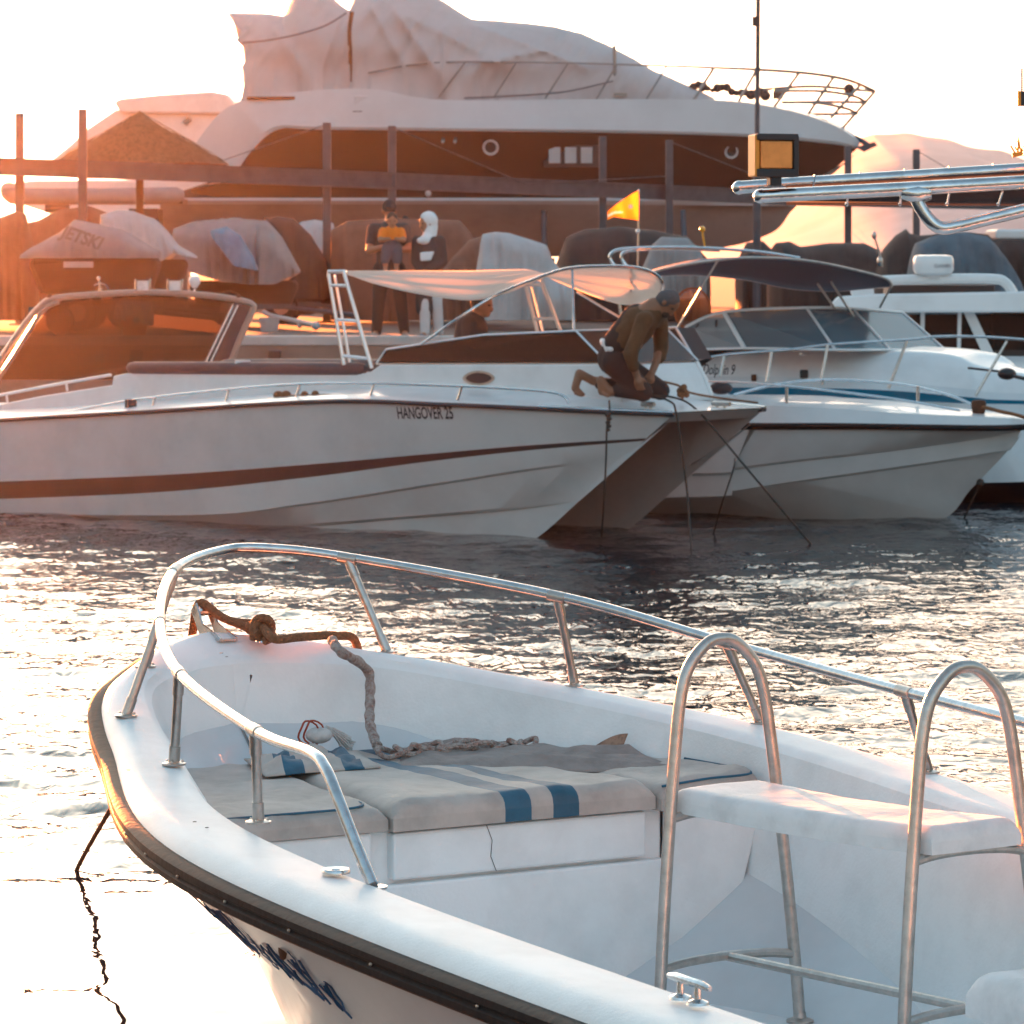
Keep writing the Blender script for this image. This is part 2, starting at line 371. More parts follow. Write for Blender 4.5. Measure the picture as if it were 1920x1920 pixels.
    T = [p for p in T if p.x > 1.5]; mb.grid([[frh.w(p.x, -min(p.y-.14, lerp_tab([(1.3, .1), (1.7, .2), (2.2, .34), (3, .62), (3.5, .78), (4.5, .88)], p.x)), FZ+.001) for p in T], [fr.w(p.x, 0, FZ+.004) for p in T], [frh.w(p.x, max(0, p.y-.14), FZ+.001) for p in T]])
    meshobj('cockpit_floor', mb, M['gelin'], fb)
    # rub rail
    mb = MB(); mb2 = MB()
    for side in (-1, 1):
        A = cm(out, n)
        prof = [(-.02, -.098), (.018, -.096), (.030, -.086), (.030, -.070), (.024, -.064), (.024, -.058), (.032, -.052), (.032, -.034), (.020, -.024), (-.01, -.022)]
        g = []
        for dt, dz in prof:
            r_ = []
            for i, p in enumerate(A):
                q0 = A[max(i-1, 0)]; q1 = A[min(i+1, n-1)]; d = (q1-q0); nl = math.hypot(d.x, d.y) or 1
                nx_, ny_ = (-d.y/nl, d.x/nl) if d.length > 0 else (-1, 0)
                if i == 0: nx_, ny_ = -1, 0
                if ny_ < 0: nx_, ny_ = -nx_, -ny_
                r_.append(frh.w(p.x+nx_*dt*1.2, side*(p.y+ny_*dt*1.2), zs(p.x)+dz))
            g.append(r_)
        mb.grid(g)
        for i in range(4, n-1, 3):
            p = A[i]; mb.sphere(frh.w(p.x-.02*math.exp(-p.x), side*(p.y+.031), zs(p.x)-.061), .005, 6, mi=1)
    meshobj('rub_rail', mb, [M['black'], M['steeld']], fb, angle=40)
    # transom wall
    mb = MB(); mb.box(fr.w(L-.03, 0, .25), (.06, 2.4, 1.25), math.atan2(fr.a[1], fr.a[0])); meshobj('transom', mb, M['gelin'], fb)
    # bow rail
    RL = [(3.23, -1.04, .89), (3.16, -1.05, .98), (3.07, -1.06, 1.10), (2.98, -1.05, 1.165), (2.85, -1.03, 1.19), (2.40, -.97, 1.195), (1.58, -.82, 1.27), (.88, -.56, 1.36), (.33, -.25, 1.465), (.02, .08, 1.50), (.03, .27, 1.50), (.19, .52, 1.465), (.90, .95, 1.365), (1.60, 1.17, 1.255), (2.60, 1.18, 1.19), (3.6, 1.15, 1.15), (4.5, 1.12, 1.13), (5.0, 1.12, 1.10), (5.15, 1.14, .95), (5.2, 1.16, .86)]
    pts = cm(RL, 150); mb = MB(); mb.tube([fr.w(*p) for p in pts], .0165, 14)
    rail = meshobj('bow_rail', mb, M['steel'], fb, angle=80)
    st = [((.86, -.67), (.88, -.56, 1.36)), ((.33, -.36), (.33, -.25, 1.465)), ((1.50, -.80), (1.58, -.82, 1.27)), ((2.36, -.94), (2.40, -.97, 1.195)),
          ((.33, .64), (.17, .50, 1.465)), ((.86, 1.12), (.88, .94, 1.365)), ((1.55, 1.33), (1.58, 1.17, 1.255)), ((2.47, 1.33), (2.55, 1.18, 1.192)), ((3.6, 1.27), (3.6, 1.15, 1.15))]
    st = [((s0, min(t0, lerp_tab(out, s0)+(.24*math.exp(-((s0-1.6)/1.3)**2) if t0 > 0 else 0)-.05)), e) for (s0, t0), e in st]
    for (s0, t0), (s1, t1, z1) in st:
        z0 = zs(s0)+.024; a = fr.w(s0, t0, z0); b = fr.w(s1, t1, z1); d = (b-a).normalized()
        m1 = MB(); m1.tube([a, b], .0145, 12); m1.tube([a, a+d*.06], .0175, 12); m1.tube([b-d*.07, b-d*.012], .0175, 12)
        so_ = meshobj('stanchion', m1, M['steeld'], rail)
        i = min(range(len(pts)), key=lambda k: (fr.w(*pts[k])-b).length)
        p0 = fr.w(*pts[max(i-2, 0)]); p1 = fr.w(*pts[min(i+2, 149)]); dd = (p1-p0).normalized()
        m2 = MB(); m2.tube([b-dd*.035, b-dd*.034, b+dd*.034, b+dd*.035], [.0165, .0195, .0195, .0165], 14)
        meshobj('rail_socket', m2, M['steeld'], rail)
        m3 = MB(); m3.lathe([(0, .0), (.036, .0), (.037, .006), (.02, .011), (.0, .012)], a-Vector((0, 0, .004)), (0, 0, 1), 20)
        for k in range(3):
            an = 2*math.pi*k/3+.4; m3.sphere(a+Vector((math.cos(an)*.027, math.sin(an)*.027, .006)), .005, 6)
        meshobj('base_flange', m3, M['steeld'], rail)
    e = fr.w(3.23, -1.04, .885); m3 = MB(); m3.lathe([(0, 0), (.038, 0), (.038, .007), (0, .01)], e-Vector((0, 0, .005)), (0, 0, 1), 20)
    meshobj('base_flange', m3, M['steel'], rail)
    # bench: platform, front wall with hatch
    SF = 1.78; mb = MB(); Z0 = .775
    def it(s): return lerp_tab([(a, b) for a, b in inn], s)-.05
    ss = [.36, .5, .7, 1.0, 1.4, SF]
    mb.grid([[frh.w(s, -max(0, it(s)), Z0) for s in ss], [frh.w(s, 0, Z0) for s in ss], [frh.w(s, max(0, it(s)), Z0) for s in ss]])
    tl = it(SF)+.0
    def wall(t0, t1, s, z0, z1, th=.02):
        mb.prism([fr.w(s, t0, z0), fr.w(s, t1, z0), fr.w(s, t1, z1), fr.w(s, t0, z1)][::-1], [fr.w(s-th, t0, z0), fr.w(s-th, t1, z0), fr.w(s-th, t1, z1), fr.w(s-th, t0, z1)][::-1])
    mb.prism([fr.w(SF+.01, -.42, FZ), fr.w(SF+.01, -.27, FZ), fr.w(SF+.01, -.27, Z0-.004), fr.w(SF+.01, -tl, Z0-.004), fr.w(SF+.01, -tl+.05, .6)][::-1], [fr.w(SF-.01, -.42, FZ), fr.w(SF-.01, -.27, FZ), fr.w(SF-.01, -.27, Z0-.004), fr.w(SF-.01, -tl, Z0-.004), fr.w(SF-.01, -tl+.05, .6)][::-1])
    wall(-.27, .80, SF-.022, .5, Z0-.003)
    def slab(P_, s, th=.03): mb.prism([fr.w(s, t_, z_) for t_, z_ in P_][::-1], [fr.w(s-th, t_, z_) for t_, z_ in P_][::-1])
    slab([(-.27, FZ), (.80, FZ), (.80, Z0-.17), (-.27, Z0-.17)], SF+.0085)
    slab([(.80, FZ), (1.02, FZ), (1.10, .5), (1.18, Z0-.005), (.80, Z0-.005)], SF+.0085)
    bw = meshobj('bow_bench', mb, M['gelin'], fb, smooth=False, bevel=.012)
    mb = MB()
    mb.prism([fr.w(SF+.015, -.2, Z0-.158), fr.w(SF+.015, .72, Z0-.158), fr.w(SF+.015, .72, Z0-.012), fr.w(SF+.015, -.2, Z0-.012)][::-1],
             [fr.w(SF-.04, -.2, Z0-.158), fr.w(SF-.04, .72, Z0-.158), fr.w(SF-.04, .72, Z0-.012), fr.w(SF-.04, -.2, Z0-.012)][::-1])
    ha = meshobj('locker_hatch', mb, M['gelin'], bw, smooth=False, bevel=.01)
    mb = MB(); mb.tube([fr.w(SF+.016, .13, Z0-.012), fr.w(SF+.016, .15, Z0-.06), fr.w(SF+.016, .145, Z0-.11), fr.w(SF+.016, .165, Z0-.157)], .0012, 5)
    meshobj('hatch_crack', mb, M['dark'], bw)
    # mooring cleat on the near gunwale, filler cap, stains
    def horn(name, c, d, ln, h, par, m):
        c = Vector(c); d = Vector(d).normalized(); q = MB()
        q.tube([c-d*ln+Vector((0, 0, h*.95)), c-d*ln*.6+Vector((0, 0, h)), c+d*ln*.6+Vector((0, 0, h)), c+d*ln+Vector((0, 0, h*.95))], [.006, .010, .010, .006], 10)
        o = meshobj(name, q, m, par)
        for k in (-.42, .42):
            b_ = c+d*ln*k; q = MB(); q.lathe([(0, 0), (.026, 0), (.024, .006), (.009, .012), (.0075, h)], b_, (0, 0, 1), 14); meshobj('cleat_foot', q, m, o)
        return o
    c = (fr.w(4.62, -1.12, .885)+fr.w(4.75, -1.17, .885))/2
    c = PZ(1292, 1878, .885); dv = PZ(1362, 1862+28, .93)-PZ(1228, 1828+18, .93)
    horn('mooring_cleat', c, Vector((dv.x, dv.y, 0)), .085, .045, fb, M['steel'])
    bc = horn('bow_cleat', fr.w(.20, .14, 1.195), (PZ(500, 1220, 1.24)-PZ(425, 1175, 1.24)), .095, .05, fb, M['steel'])
    # bow roller: two upright cheeks
    q = MB(); b0 = fr.w(.02, .03, 1.195); da = Vector((fr.a[0], fr.a[1], 0)); dp = Vector((fr.p[0], fr.p[1], 0))
    for k in (-.03, .03):
        o_ = dp*k; q.prism([b0+o_+da*.15, b0+o_-da*.01, b0+o_-da*.09+Vector((0, 0, .09)), b0+o_-da*.05+Vector((0, 0, .12)), b0+o_+da*.0+Vector((0, 0, .05)), b0+o_+da*.15+Vector((0, 0, .012))],
                           [p+dp*.006 for p in [b0+o_+da*.15, b0+o_-da*.01, b0+o_-da*.09+Vector((0, 0, .09)), b0+o_-da*.05+Vector((0, 0, .12)), b0+o_+da*.0+Vector((0, 0, .05)), b0+o_+da*.15+Vector((0, 0, .012))]])
    q.box(b0+da*.07+Vector((0, 0, .004)), (.16, .07, .006), math.atan2(fr.a[1], fr.a[0]))
    q.tube([b0-da*.06+dp*-.03+Vector((0, 0, .09)), b0-da*.06+dp*.036+Vector((0, 0, .09))], .018, 12)
    meshobj('bow_roller', q, M['steel'], fb, smooth=False)
    q = MB(); q.lathe([(0, .004), (.012, .004), (.014, .009), (.034, .012), (.038, .006), (.038, 0)], PZ(630, 1637, .905), (0, 0, 1), 28); meshobj('filler_cap', q, M['steel'], fb)
    q = MB(); 
    # stains and scuffs on deck and liner
    for (px, py, z, r_) in [(415, 1228, 1.2, .006), (425, 1235, 1.2, .004), (240, 1448, .99, .007), (365, 1545, .93, .005), (388, 1556, .925, .005), (1135, 1290, 1.02, .004)]:
        q.lathe([(0, .0017), (r_, .0015), (r_*1.2, 0)], PZ(px, py, z)+Vector((0, 0, .006)), (0, 0, 1), 8)
    meshobj('deck_scuffs', q, M['dark'], fb)
    # blue brush lettering and rust mark on the outside of the hull
    Cg = C
    def hull_pt(s, z, off=.004):
        ps = []
        for c_ in Cg:
            bi = min(range(len(c_)), key=lambda k: abs(c_[k].x-s)); ps.append(c_[bi])
        ps.sort(key=lambda p: p.z)
        for a, b in zip(ps, ps[1:]):
            if a.z <= z <= b.z:
                k = (z-a.z)/max(1e-6, b.z-a.z); return frh.w(s, -(a.y*(1-k)+b.y*k)-off, z-off*.6)
        return frh.w(s, -ps[-1].y-off, z)
    q = MB(); rs = random.Random(4)
    # a faint hand-painted name: upright loops and strokes running aft along the bow
    s = 2.25
    for k in range(34):
        z0 = .655-.003*k+rs.uniform(-.012, .012); hgt = rs.uniform(.05, .13)
        pp = cm([(0, hgt, 0), (rs.uniform(-.02, .03), hgt*.5, 0), (rs.uniform(0, .05), 0, 0)], 6)
        q.tube([hull_pt(s+v.x*1.2, z0+v.y) for v in pp], rs.uniform(.002, .006), 5, flat=.3); s += rs.uniform(.02, .045)
    meshobj('hull_lettering', q, M['bluepaint'], hu)
    q = MB(); pr = hull_pt(3.02, .70, .002); q.lathe([(0, .006), (.018, .005), (.026, 0)], pr, (fr.p[0]*-1, fr.p[1]*-1, .0), 9); meshobj('rust_spot', q, M['rust'], hu)
    # ---- leaning bench with two pipe hoops
    lb = thing('bench_frame', 'steel pipe bench with two tall hoops and white padded seat inside the open boat', 'bench', fr.w(2.95, .66, FZ))
    def hoop(sc_, tc, sk=0):
        P_ = [(-.255, 0), (-.245, .16), (-.215, .50), (-.175, .86), (-.15, 1.03), (-.118, 1.12), (-.055, 1.185), (0, 1.2), (.055, 1.185), (.118, 1.12), (.15, 1.03), (.175, .86), (.215, .50), (.245, .16), (.255, 0)]
        q = MB(); pp = cm([(0, a, b) for a, b in P_], 90)
        q.tube([fr.w(sc_+.04*(1-p.z), tc+p.y, FZ+p.z*.982) for p in pp], .0185, 14)
        o = meshobj('hoop', q, M['steeld'], lb, angle=80)
        for sg in (-1, 1):
            q = MB(); q.lathe([(0, 0), (.042, 0), (.042, .006), (.02, .014), (.018, .03)], fr.w(sc_+.04, tc+sg*.255, FZ+.003), (0, 0, 1), 18); meshobj('foot_plate', q, M['steeld'], o)
        for zz, w_ in ((.66, .195), (.22, .238)):
            q = MB(); pb = cm([(0, -w_, zz-.01), (0, -w_*.6, zz+.003), (0, 0, zz+.008), (0, w_*.6, zz+.003), (0, w_, zz-.01)], 16)
            q.tube([fr.w(sc_+.04*(1-p.z), tc+p.y, FZ+p.z) for p in pb], .0145, 10); meshobj('cross_bar', q, M['steeld'], lb)
    hoop(2.45, .575); hoop(3.44, .735)
    q = MB(); q.tube([fr.w(2.48, .575, FZ+.225), fr.w(3.47, .735, FZ+.225)], .0145, 10); meshobj('foot_bar', q, M['steeld'], lb)
    sm = cushion([fr.w(3.49, .575, .945), fr.w(2.42, .405, .945), fr.w(2.40, .735, .945), fr.w(3.47, .905, .945)], .075, 30, 14, .035, .0035, 5)
    # dip between the hoops
    for v in sm.v:
        k = math.sin(min(1, max(0, ((v-fr.w(2.4, .57, 0)).xy.length)/1.1))*math.pi); v.z -= .012*k
    meshobj('seat_cushion', sm, M['seatvinyl'], lb)
    # ---- helm seat at the lower right
    hsb = thing('helm_seat', 'pale padded helm seat with piped edge at the lower right of the open boat', 'seat', fr.w(4.2, .55, FZ))
    c0 = PZ(1810, 1820, .66); 
    dx = Vector((fr.a[0], fr.a[1], 0)); dy = Vector((fr.p[0], fr.p[1], 0))
    A0 = c0
    cu = cushion([A0+dx*.5, A0, A0+dy*.42, A0+dy*.42+dx*.5], .12, 24, 16, .05, .004, 5); meshobj('seat_cushion', cu, M['seatvinyl'], hsb)
    q = MB(); 
    B0 = A0+dx*.03+dy*.03; zt = A0.z-.125
    q.prism([Vector((p.x, p.y, FZ+.004)) for p in (B0+dx*.44, B0, B0+dy*.36, B0+dy*.36+dx*.44)], [Vector((p.x, p.y, zt)) for p in (B0+dx*.44, B0, B0+dy*.36, B0+dy*.36+dx*.44)])
    meshobj('seat_box', q, M['gel'], hsb, smooth=False, bevel=.02)
    # ---- cushions on the bow bench
    CT = Z0+.075
    q = cushion([fr.w(SF+.03, -tl+.0, CT), fr.w(SF+.03, -.225, CT), fr.w(.75, -.12, CT), fr.w(.62, -.50, CT)], .075, 22, 24, .05, .008, 6, 3)
    pc = thing('boat_cushion', 'stained beige bench cushion beside the near gunwale, left of the striped cushion', 'cushion', fr.w(1.2, -.5, Z0), 'bow bench cushions')
    meshobj('pad', q, M['vinyl'], pc)
    q = MB(); q.tube(cm([fr.w(SF-.01, -tl+.08, CT-.004), fr.w(SF+.0, -.6, CT-.002), fr.w(SF+.0, -.36, CT-.002), fr.w(SF-.05, -.27, CT-.001), fr.w(SF-.16, -.26, CT)], 30), .004, 6)
    meshobj('piping', q, M['blueband'], pc)
    def st_fun(u, v):
        return 1 if (.42 < u < .52 or .60 < u < .70) and True else 0
    q = cushion([fr.w(SF+.045, -.215, CT+.012), fr.w(SF+.045, .735, CT+.012), fr.w(.66, .52, CT+.012), fr.w(.58, -.11, CT+.012)], .09, 60, 26, .055, .006, 5, 9, st_fun)
    o = tag(meshobj('boat_cushion', q, [M['vinyl'], M['blueband']]), 'beige bench cushion with two blue bands in the middle of the bow bench', 'cushion', 'bow bench cushions')
    q = cushion([fr.w(SF+.06, .75, CT), fr.w(SF+.05, 1.13, CT+.025), fr.w(.98, 1.0, CT+.01), fr.w(.75, .60, CT)], .085, 20, 22, .04, .008, 6, 5)
    pc = thing('boat_cushion', 'beige bench cushion against the far side wall, right of the striped cushion', 'cushion', fr.w(1.3, .8, Z0), 'bow bench cushions')
    meshobj('pad', q, M['vinyl'], pc)
    q = MB(); q.tube(cm([fr.w(SF+.045, .76, CT-.008), fr.w(SF+.05, .92, CT+.005), fr.w(SF+.035, 1.11, CT+.012), fr.w(1.45, 1.09, CT+.015)], 20), .004, 6); meshobj('piping', q, M['blueband'], pc)
    # old cover cloth bunched at the back of the bench
    rows = []
    for i in range(26):
        v = i/25; r_ = []
        for j in range(46):
            u = j/45
            a = fr.w(1.10+.55*u, .15+.72*u+.15*u*u, CT); b = fr.w(.55+.75*u, .55+.50*u, CT)
            p = a*(1-v)+b*v
            e_ = min(1, min(u, 1-u)*9)*min(1, min(v, 1-v)*6)
            p.z += .012+e_*(.022*noise.noise(Vector((p.x*3, p.y*9, 1)))+.02+.016*noise.noise(p*14))-.012*(1-e_)
            r_.append(p)
        rows.append(r_)
    q = MB(); q.grid(rows); o = one('canvas_cover', q, cloth('faded_canvas', (.33, .28, .26), .1, nscale=6, namt=.4, bump=.4, bscale=30), 'crumpled grey brown canvas lying at the back of the bow bench', 'canvas')
    o.modifiers.new('s', 'SOLIDIFY').thickness = .004
    # checked blue towel
    rows = []
    for i in range(16):
        v = i/15; r_ = []
        for j in range(30):
            u = j/29; a = fr.w(1.12, -.30+.42*u, CT); b = fr.w(.72, -.18+.42*u, CT); p = a*(1-v)+b*v
            e_ = min(1, min(u, 1-u)*6)*min(1, min(v, 1-v)*5)
            p.z += .016+e_*(.07*abs(noise.noise(Vector((p.x*11, p.y*6, 2))))+.02*noise.noise(p*18)+.008); r_.append(p)
        rows.append(r_)
    q = MB(); q.grid(rows, mfun=lambda i, j: 1 if ((j//5) % 3 == 1) else 0)
    o = one('striped_towel', q, [M['vinyl'], M['blueband']], 'rumpled blue and beige striped cloth on the bow bench beside the coiled rope', 'cloth'); o.modifiers.new('s', 'SOLIDIFY').thickness = .005
    # patterned cloth edge poking up behind the canvas
    q = MB(); rows = []
    for i in range(8):
        v = i/7; r_ = []
        for j in range(24):
            u = j/23; p = PZ(1100+130*u, 1408-4*u, .87); p += dp*.02*v; p.z += v*.05*math.sin(math.pi*min(1, u*.95+.03))+.004; r_.append(p)
        rows.append(r_)
    q.grid(rows); lm = mat('spotted_cloth', (.36, .24, .18), .9, nscale=28, col2=(.05, .02, .015), namt=.5)
    o = one('spotted_cloth', q, lm, 'dark spotted cloth edge standing against the far inner side of the boat', 'cloth'); o.modifiers.new('s', 'SOLIDIFY').thickness = .006
    # ---- ropes
    RR = .0155
    q = MB()
    gz = 1.235
    cw = fr.w(.20, .14, 1.195)
    cdv = (PZ(500, 1220, 1.24)-PZ(425, 1175, 1.24)).normalized()
    up = Vector((0, 0, 1)); sdv = up.cross(cdv).normalized()
    # from below the bow, over the roller, to the cleat, figure eights round both horns, then aft along the deck and over the far side
    ap = fr.w(-.06, .03, 1.31)
    q.tube(cm([fr.w(-.16, .02, 1.05), fr.w(-.12, .03, 1.2), ap, fr.w(.05, .07, 1.265), cw-cdv*.02+up*.03, cw+cdv*.05+sdv*.035+up*.02, cw+cdv*.075+up*.005], 50), RR, 9)
    q.tube(cm([fr.w(-.07, .055, 1.30), fr.w(.03, .11, 1.25), cw-cdv*.06+sdv*.03+up*.055, cw+sdv*.02+up*.075, cw+cdv*.05-sdv*.03+up*.05, cw+cdv*.04-sdv*.03+up*.01], 50), RR, 9)
    for k in range(3):
        c_ = cw+cdv*(.048-.018*k)+up*.048; ang = [2*math.pi*i/16 for i in range(16)]
        q.tube([c_+(sdv*math.cos(a)*(.032-.003*k)+up*math.sin(a)*(.036-.002*k))+cdv*.008*math.sin(a*2) for a in ang], RR*.95, 8, closed=True)
    for sg in (-1, 1):
        q.tube(cm([cw-cdv*.07+sdv*.028*sg+up*.03, cw-cdv*.02+sdv*.03*sg+up*.052, cw+cdv*.03-sdv*.03*sg+up*.045, cw+cdv*.075-sdv*.02*sg+up*.03], 24), RR, 8)
    e1 = PZ(515, 1198, 1.215); e2 = PZ(600, 1192, 1.21); e3 = PZ(633, 1192, 1.205); e4 = PZ(652, 1203, 1.18)
    q.tube(cm([cw+cdv*.06+up*.05, e1+Vector((0, 0, .0)), (e1+e2)/2, e2, e3, e4+dp*.03, e4+dp*.06-up*.15], 50), RR, 9)
    one('mooring_rope', q, M['rope'], 'brown rope wound round the bow cleat and lying along the foredeck', 'rope')
    # the anchor line that runs down into the water ahead of the bow
    wt = PZ(140, 1640, -.03); q = MB(); tp = fr.w(.02, -.02, 1.0)
    q.tube(cm([fr.w(-.16, .02, 1.06), fr.w(-.2, -.0, .98), (fr.w(-.2, 0, .98)*.5+wt*.5), wt, wt-Vector((.06, 0, .25))], 30), .010, 8)
    one('anchor_line', q, M['rope'], 'taut brown line running from the bow of the open boat down into the water', 'rope')
    # frayed white rope hanging inside
    q = MB(); g1 = fr.w(.34, .50, 1.185)
    pts_ = [PZ(622, 1200, 1.215), PZ(640, 1222, 1.19), fr.w(.47, .42, 1.10), fr.w(.56, .38, 1.0), fr.w(.66, .33, .93), fr.w(.80, .28, .885)]
    q.tube([p+Vector((noise.noise(p*30)*.004, 0, 0)) for p in cm(pts_, 60)], [.017+.002*math.sin(i*1.1) for i in range(60)], 9)
    rs = random.Random(8)
    # heap of rope
    c0 = fr.w(.92, .30, CT+.03); px_ = []
    for k in range(9):
        cc = c0+dp*(-.02+.055*k)+da*(.012*k)+Vector((0, 0, .006*(k % 3))); rx = rs.uniform(.05, .09); ry = rs.uniform(.03, .05); pp = []
        for i in range(8):
            a = 2*math.pi*i/8+k*.7; pp.append(cc+dp*math.cos(a)*rx+da*math.sin(a)*ry+Vector((0, 0, .012*math.sin(a*2+k))))
        q.tube(cm(pp+[pp[0]], 34), .0095, 7)
    q.tube(cm([c0+dp*.1, c0+dp*.25+da*.03, c0+dp*.34+da*.05, c0+dp*.40+da*.02, c0+dp*.33, c0+dp*.2+da*.02+up*.02], 40), .0105, 7)
    one('frayed_rope', q, M['ropew'], 'thick frayed white and red rope hanging inside the bow and piled on the bench', 'rope')
    q = MB(); tc_ = fr.w(.72, .12, CT+.075)
    for k in range(60):
        a = rs.uniform(-.9, 1.2); l_ = rs.uniform(.06, .11)
        e_ = tc_+dp*(.05+l_*math.cos(a)*.6)+Vector((0, 0, -.01-.05*rs.random()))+da*rs.uniform(-.03, .03)
        q.tube(cm([tc_-dp*.02, tc_+dp*.02+up*rs.uniform(0, .03), e_], 6), .0022, 4)
    q.sphere(tc_-dp*.02, .035, 10, sc=(1.3, 1, .8))
    one('rope_tassel', q, mat('white_strands', (.55, .55, .54), .9, nscale=40, namt=.3), 'frayed white rope end like a tassel on the bow bench', 'rope end')
    q = MB()
    for k in range(2):
        c_ = tc_-dp*(.06-.02*k)+up*.01; q.tube([c_+dp*.035*math.cos(a)+up*.04*math.sin(a)+da*.01*math.sin(3*a) for a in [2*math.pi*i/18 for i in range(18)]], .0035, 6, closed=True)
    one('twine_loop', q, mat('red_twine', (.32, .05, .02), .8), 'thin red twine loop beside the frayed white rope end', 'twine')
build_fishing_boat()
# ================================================================== POWER CATAMARAN (lettered hull)
def rowpick(fr, L): 
    out = []
    for px, py, b in L:
        s, z = fr.pick(px, py, -b); out.append((s, b, z))
    return out
def build_catamaran():
    fr = Frame((1.456, 32.47), (-.78, .626)); L = 9.5; TC = 1.40
    cat = thing('catamaran', 'long white catamaran speedboat lettered HANGOVER 25 with a dark stripe along its side', 'boat', fr.w(4.5, .7, 0))
    rows = [[(0, 0, 1.15), (.55, 0, .76), (1.05, 0, .38), (1.57, 0, 0), (2.1, 0, -.25), (4, 0, -.35), (L, 0, -.35)],
            [(1.08, 0, .355), (1.9, .13, .24), (3, .27, .12), (4.2, .38, .0), (6, .45, -.1), (L, .5, -.12)],
            [(1.04, 0, .385), (1.9, .16, .265), (3, .31, .145), (4.2, .42, .03), (6, .49, -.08), (L, .54, -.1)],
            [(.57, 0, .755), (1.4, .20, .64), (2.5, .36, .46), (4, .50, .22), (5.5, .57, .05), (L, .62, -.08)],
            [(.55, 0, .775), (1.4, .23, .66), (2.5, .39, .48), (4, .53, .24), (5.5, .60, .07), (L, .65, -.06)],
            [(.345, 0, .93), (1.4, .30, .825), (2.5, .46, .69), (4, .58, .485), (6, .66, .27), (L, .7, .04)],
            [(.315, 0, .955), (1.4, .31, .87), (2.5, .48, .76), (4, .6, .61), (6, .68, .44), (L, .71, .22)],
            [(0, 0, 1.187), (.5, .18, 1.20), (1.2, .38, 1.22), (2.2, .56, 1.24), (3.6, .68, 1.24), (6, .74, 1.08), (L, .74, .85)]]
    mo = [0, 0, 0, 0, 0, 1, 0]; N = 60
    C = [cm(r, N) for r in rows]
    mb = MB()
    for side, tc in ((-1, 0.0), (1, TC)):
        mb.grid([[fr.w(p.x, tc+side*p.y, p.z) for p in c] for c in C], mfun=lambda i, j: mo[i])
        # inner face of the sponson with a shallow knuckle; its shade is put in as darker grey
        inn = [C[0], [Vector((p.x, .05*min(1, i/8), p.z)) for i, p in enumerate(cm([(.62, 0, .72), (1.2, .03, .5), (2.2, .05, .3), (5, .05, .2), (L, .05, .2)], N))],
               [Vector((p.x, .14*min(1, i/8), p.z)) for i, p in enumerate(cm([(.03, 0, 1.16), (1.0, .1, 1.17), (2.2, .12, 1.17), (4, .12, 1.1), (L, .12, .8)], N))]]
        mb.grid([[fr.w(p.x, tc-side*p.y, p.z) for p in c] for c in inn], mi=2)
        Lb = [fr.w(c[-1].x, tc+side*c[-1].y, c[-1].z) for c in C]; mb.poly(Lb+[fr.w(L, tc-side*.1, .8)])
    hl = meshobj('hull', mb, [M['gelhull'], M['stripe'], M['greyhull']], cat, angle=25)
    # deck plate and underside wing between the sponsons
    mb = MB(); A = C[-1]; g = []
    for k in (0, .03, .12, .3, .5, .7, .88, .97, 1):
        g.append([fr.w(p.x+.0, (-p.y)*(1-k)+(TC+p.y)*k, p.z+.01+.10*math.sin(math.pi*k)**.6*min(1, p.x/1.5)) for p in A])
    mb.grid(g)
    mb.grid([[fr.w(p.x+.15, 0, p.z-.09) for p in A], [fr.w(p.x+.15, TC, p.z-.09) for p in A]])
    mb.grid([[fr.w(0.0, 0, 1.19), fr.w(.0, TC, 1.19)], [fr.w(.15, 0, 1.10), fr.w(.15, TC, 1.10)]])
    meshobj('deck', mb, M['gel'], cat, angle=50)
    # dark sheer moulding with bright strip
    for side, tc in ((-1, 0), (1, TC)):
        mb = MB(); mb.tube([fr.w(p.x, tc+side*(p.y+.012), p.z-.012) for p in A], .022, 8, flat=.9)
        if side == 1: mb.tube([fr.w(p.x, tc-.02, p.z-.012) for p in cm([(0, 0, 1.187), (.7, .1, 1.2), (1.4, .1, 1.21)], 8)], .02, 8)
        rr = meshobj('sheer_moulding', mb, M['darkpad'], cat)
        mb = MB(); mb.tube([fr.w(p.x, tc+side*(p.y+.02), p.z+.008) for p in A if p.x < 1.3 or side > 0], .016, 8); meshobj('metal_guard', mb, M['steel'], rr)
    # name on the near hull side
    def surf(s, z):
        ps = [min(c, key=lambda p: abs(p.x-s)) for c in C]
        ps = sorted(ps, key=lambda p: p.z)
        for a, b in zip(ps, ps[1:]):
            if a.z <= z <= b.z: k = (z-a.z)/max(1e-6, b.z-a.z); return a.y*(1-k)+b.y*k
        return ps[-1].y
    vs, fs = textmesh('HANGOVER 25', .155, 0, sx=.60, bold=.0028, shear=.0)
    sc_, zc = fr.pick(787, 776, -.64); wv = []
    for v in vs:
        s = sc_-v.x; z = zc+v.y-.02*0+v.x*.02
        t = lerp_tab([(1.2, surf(1.2, z)), (2.2, surf(2.2, z)), (3.2, surf(3.2, z)), (4.2, surf(4.2, z)), (5.5, surf(5.5, z))], s)
        wv.append(fr.w(s, -(t+.012), z))
    q = MB(); q.add(wv, fs); meshobj('hull_lettering', q, M['ink'], hl, smooth=False)
    # coaming walls and cabin trunk
    def side_poly(px, t): return [fr.pk(a, b, t) for a, b in px]
    co = [(-60, 790), (-60, 772), (0, 758), (80, 742), (210, 722), (212, 705), (236, 700), (690, 700), (712, 684), (1138, 683), (1152, 712), (1166, 748), (1166, 760), (690, 758), (236, 768)]
    mb = MB(); nq = [fr.pick(a, b, .25) for a, b in co]
    for t0, t1 in ((.25, .31), (TC+.24, TC+.30)):
        mb.prism([fr.w(s, t0, z) for s, z in nq], [fr.w(s, t1, z) for s, z in nq])
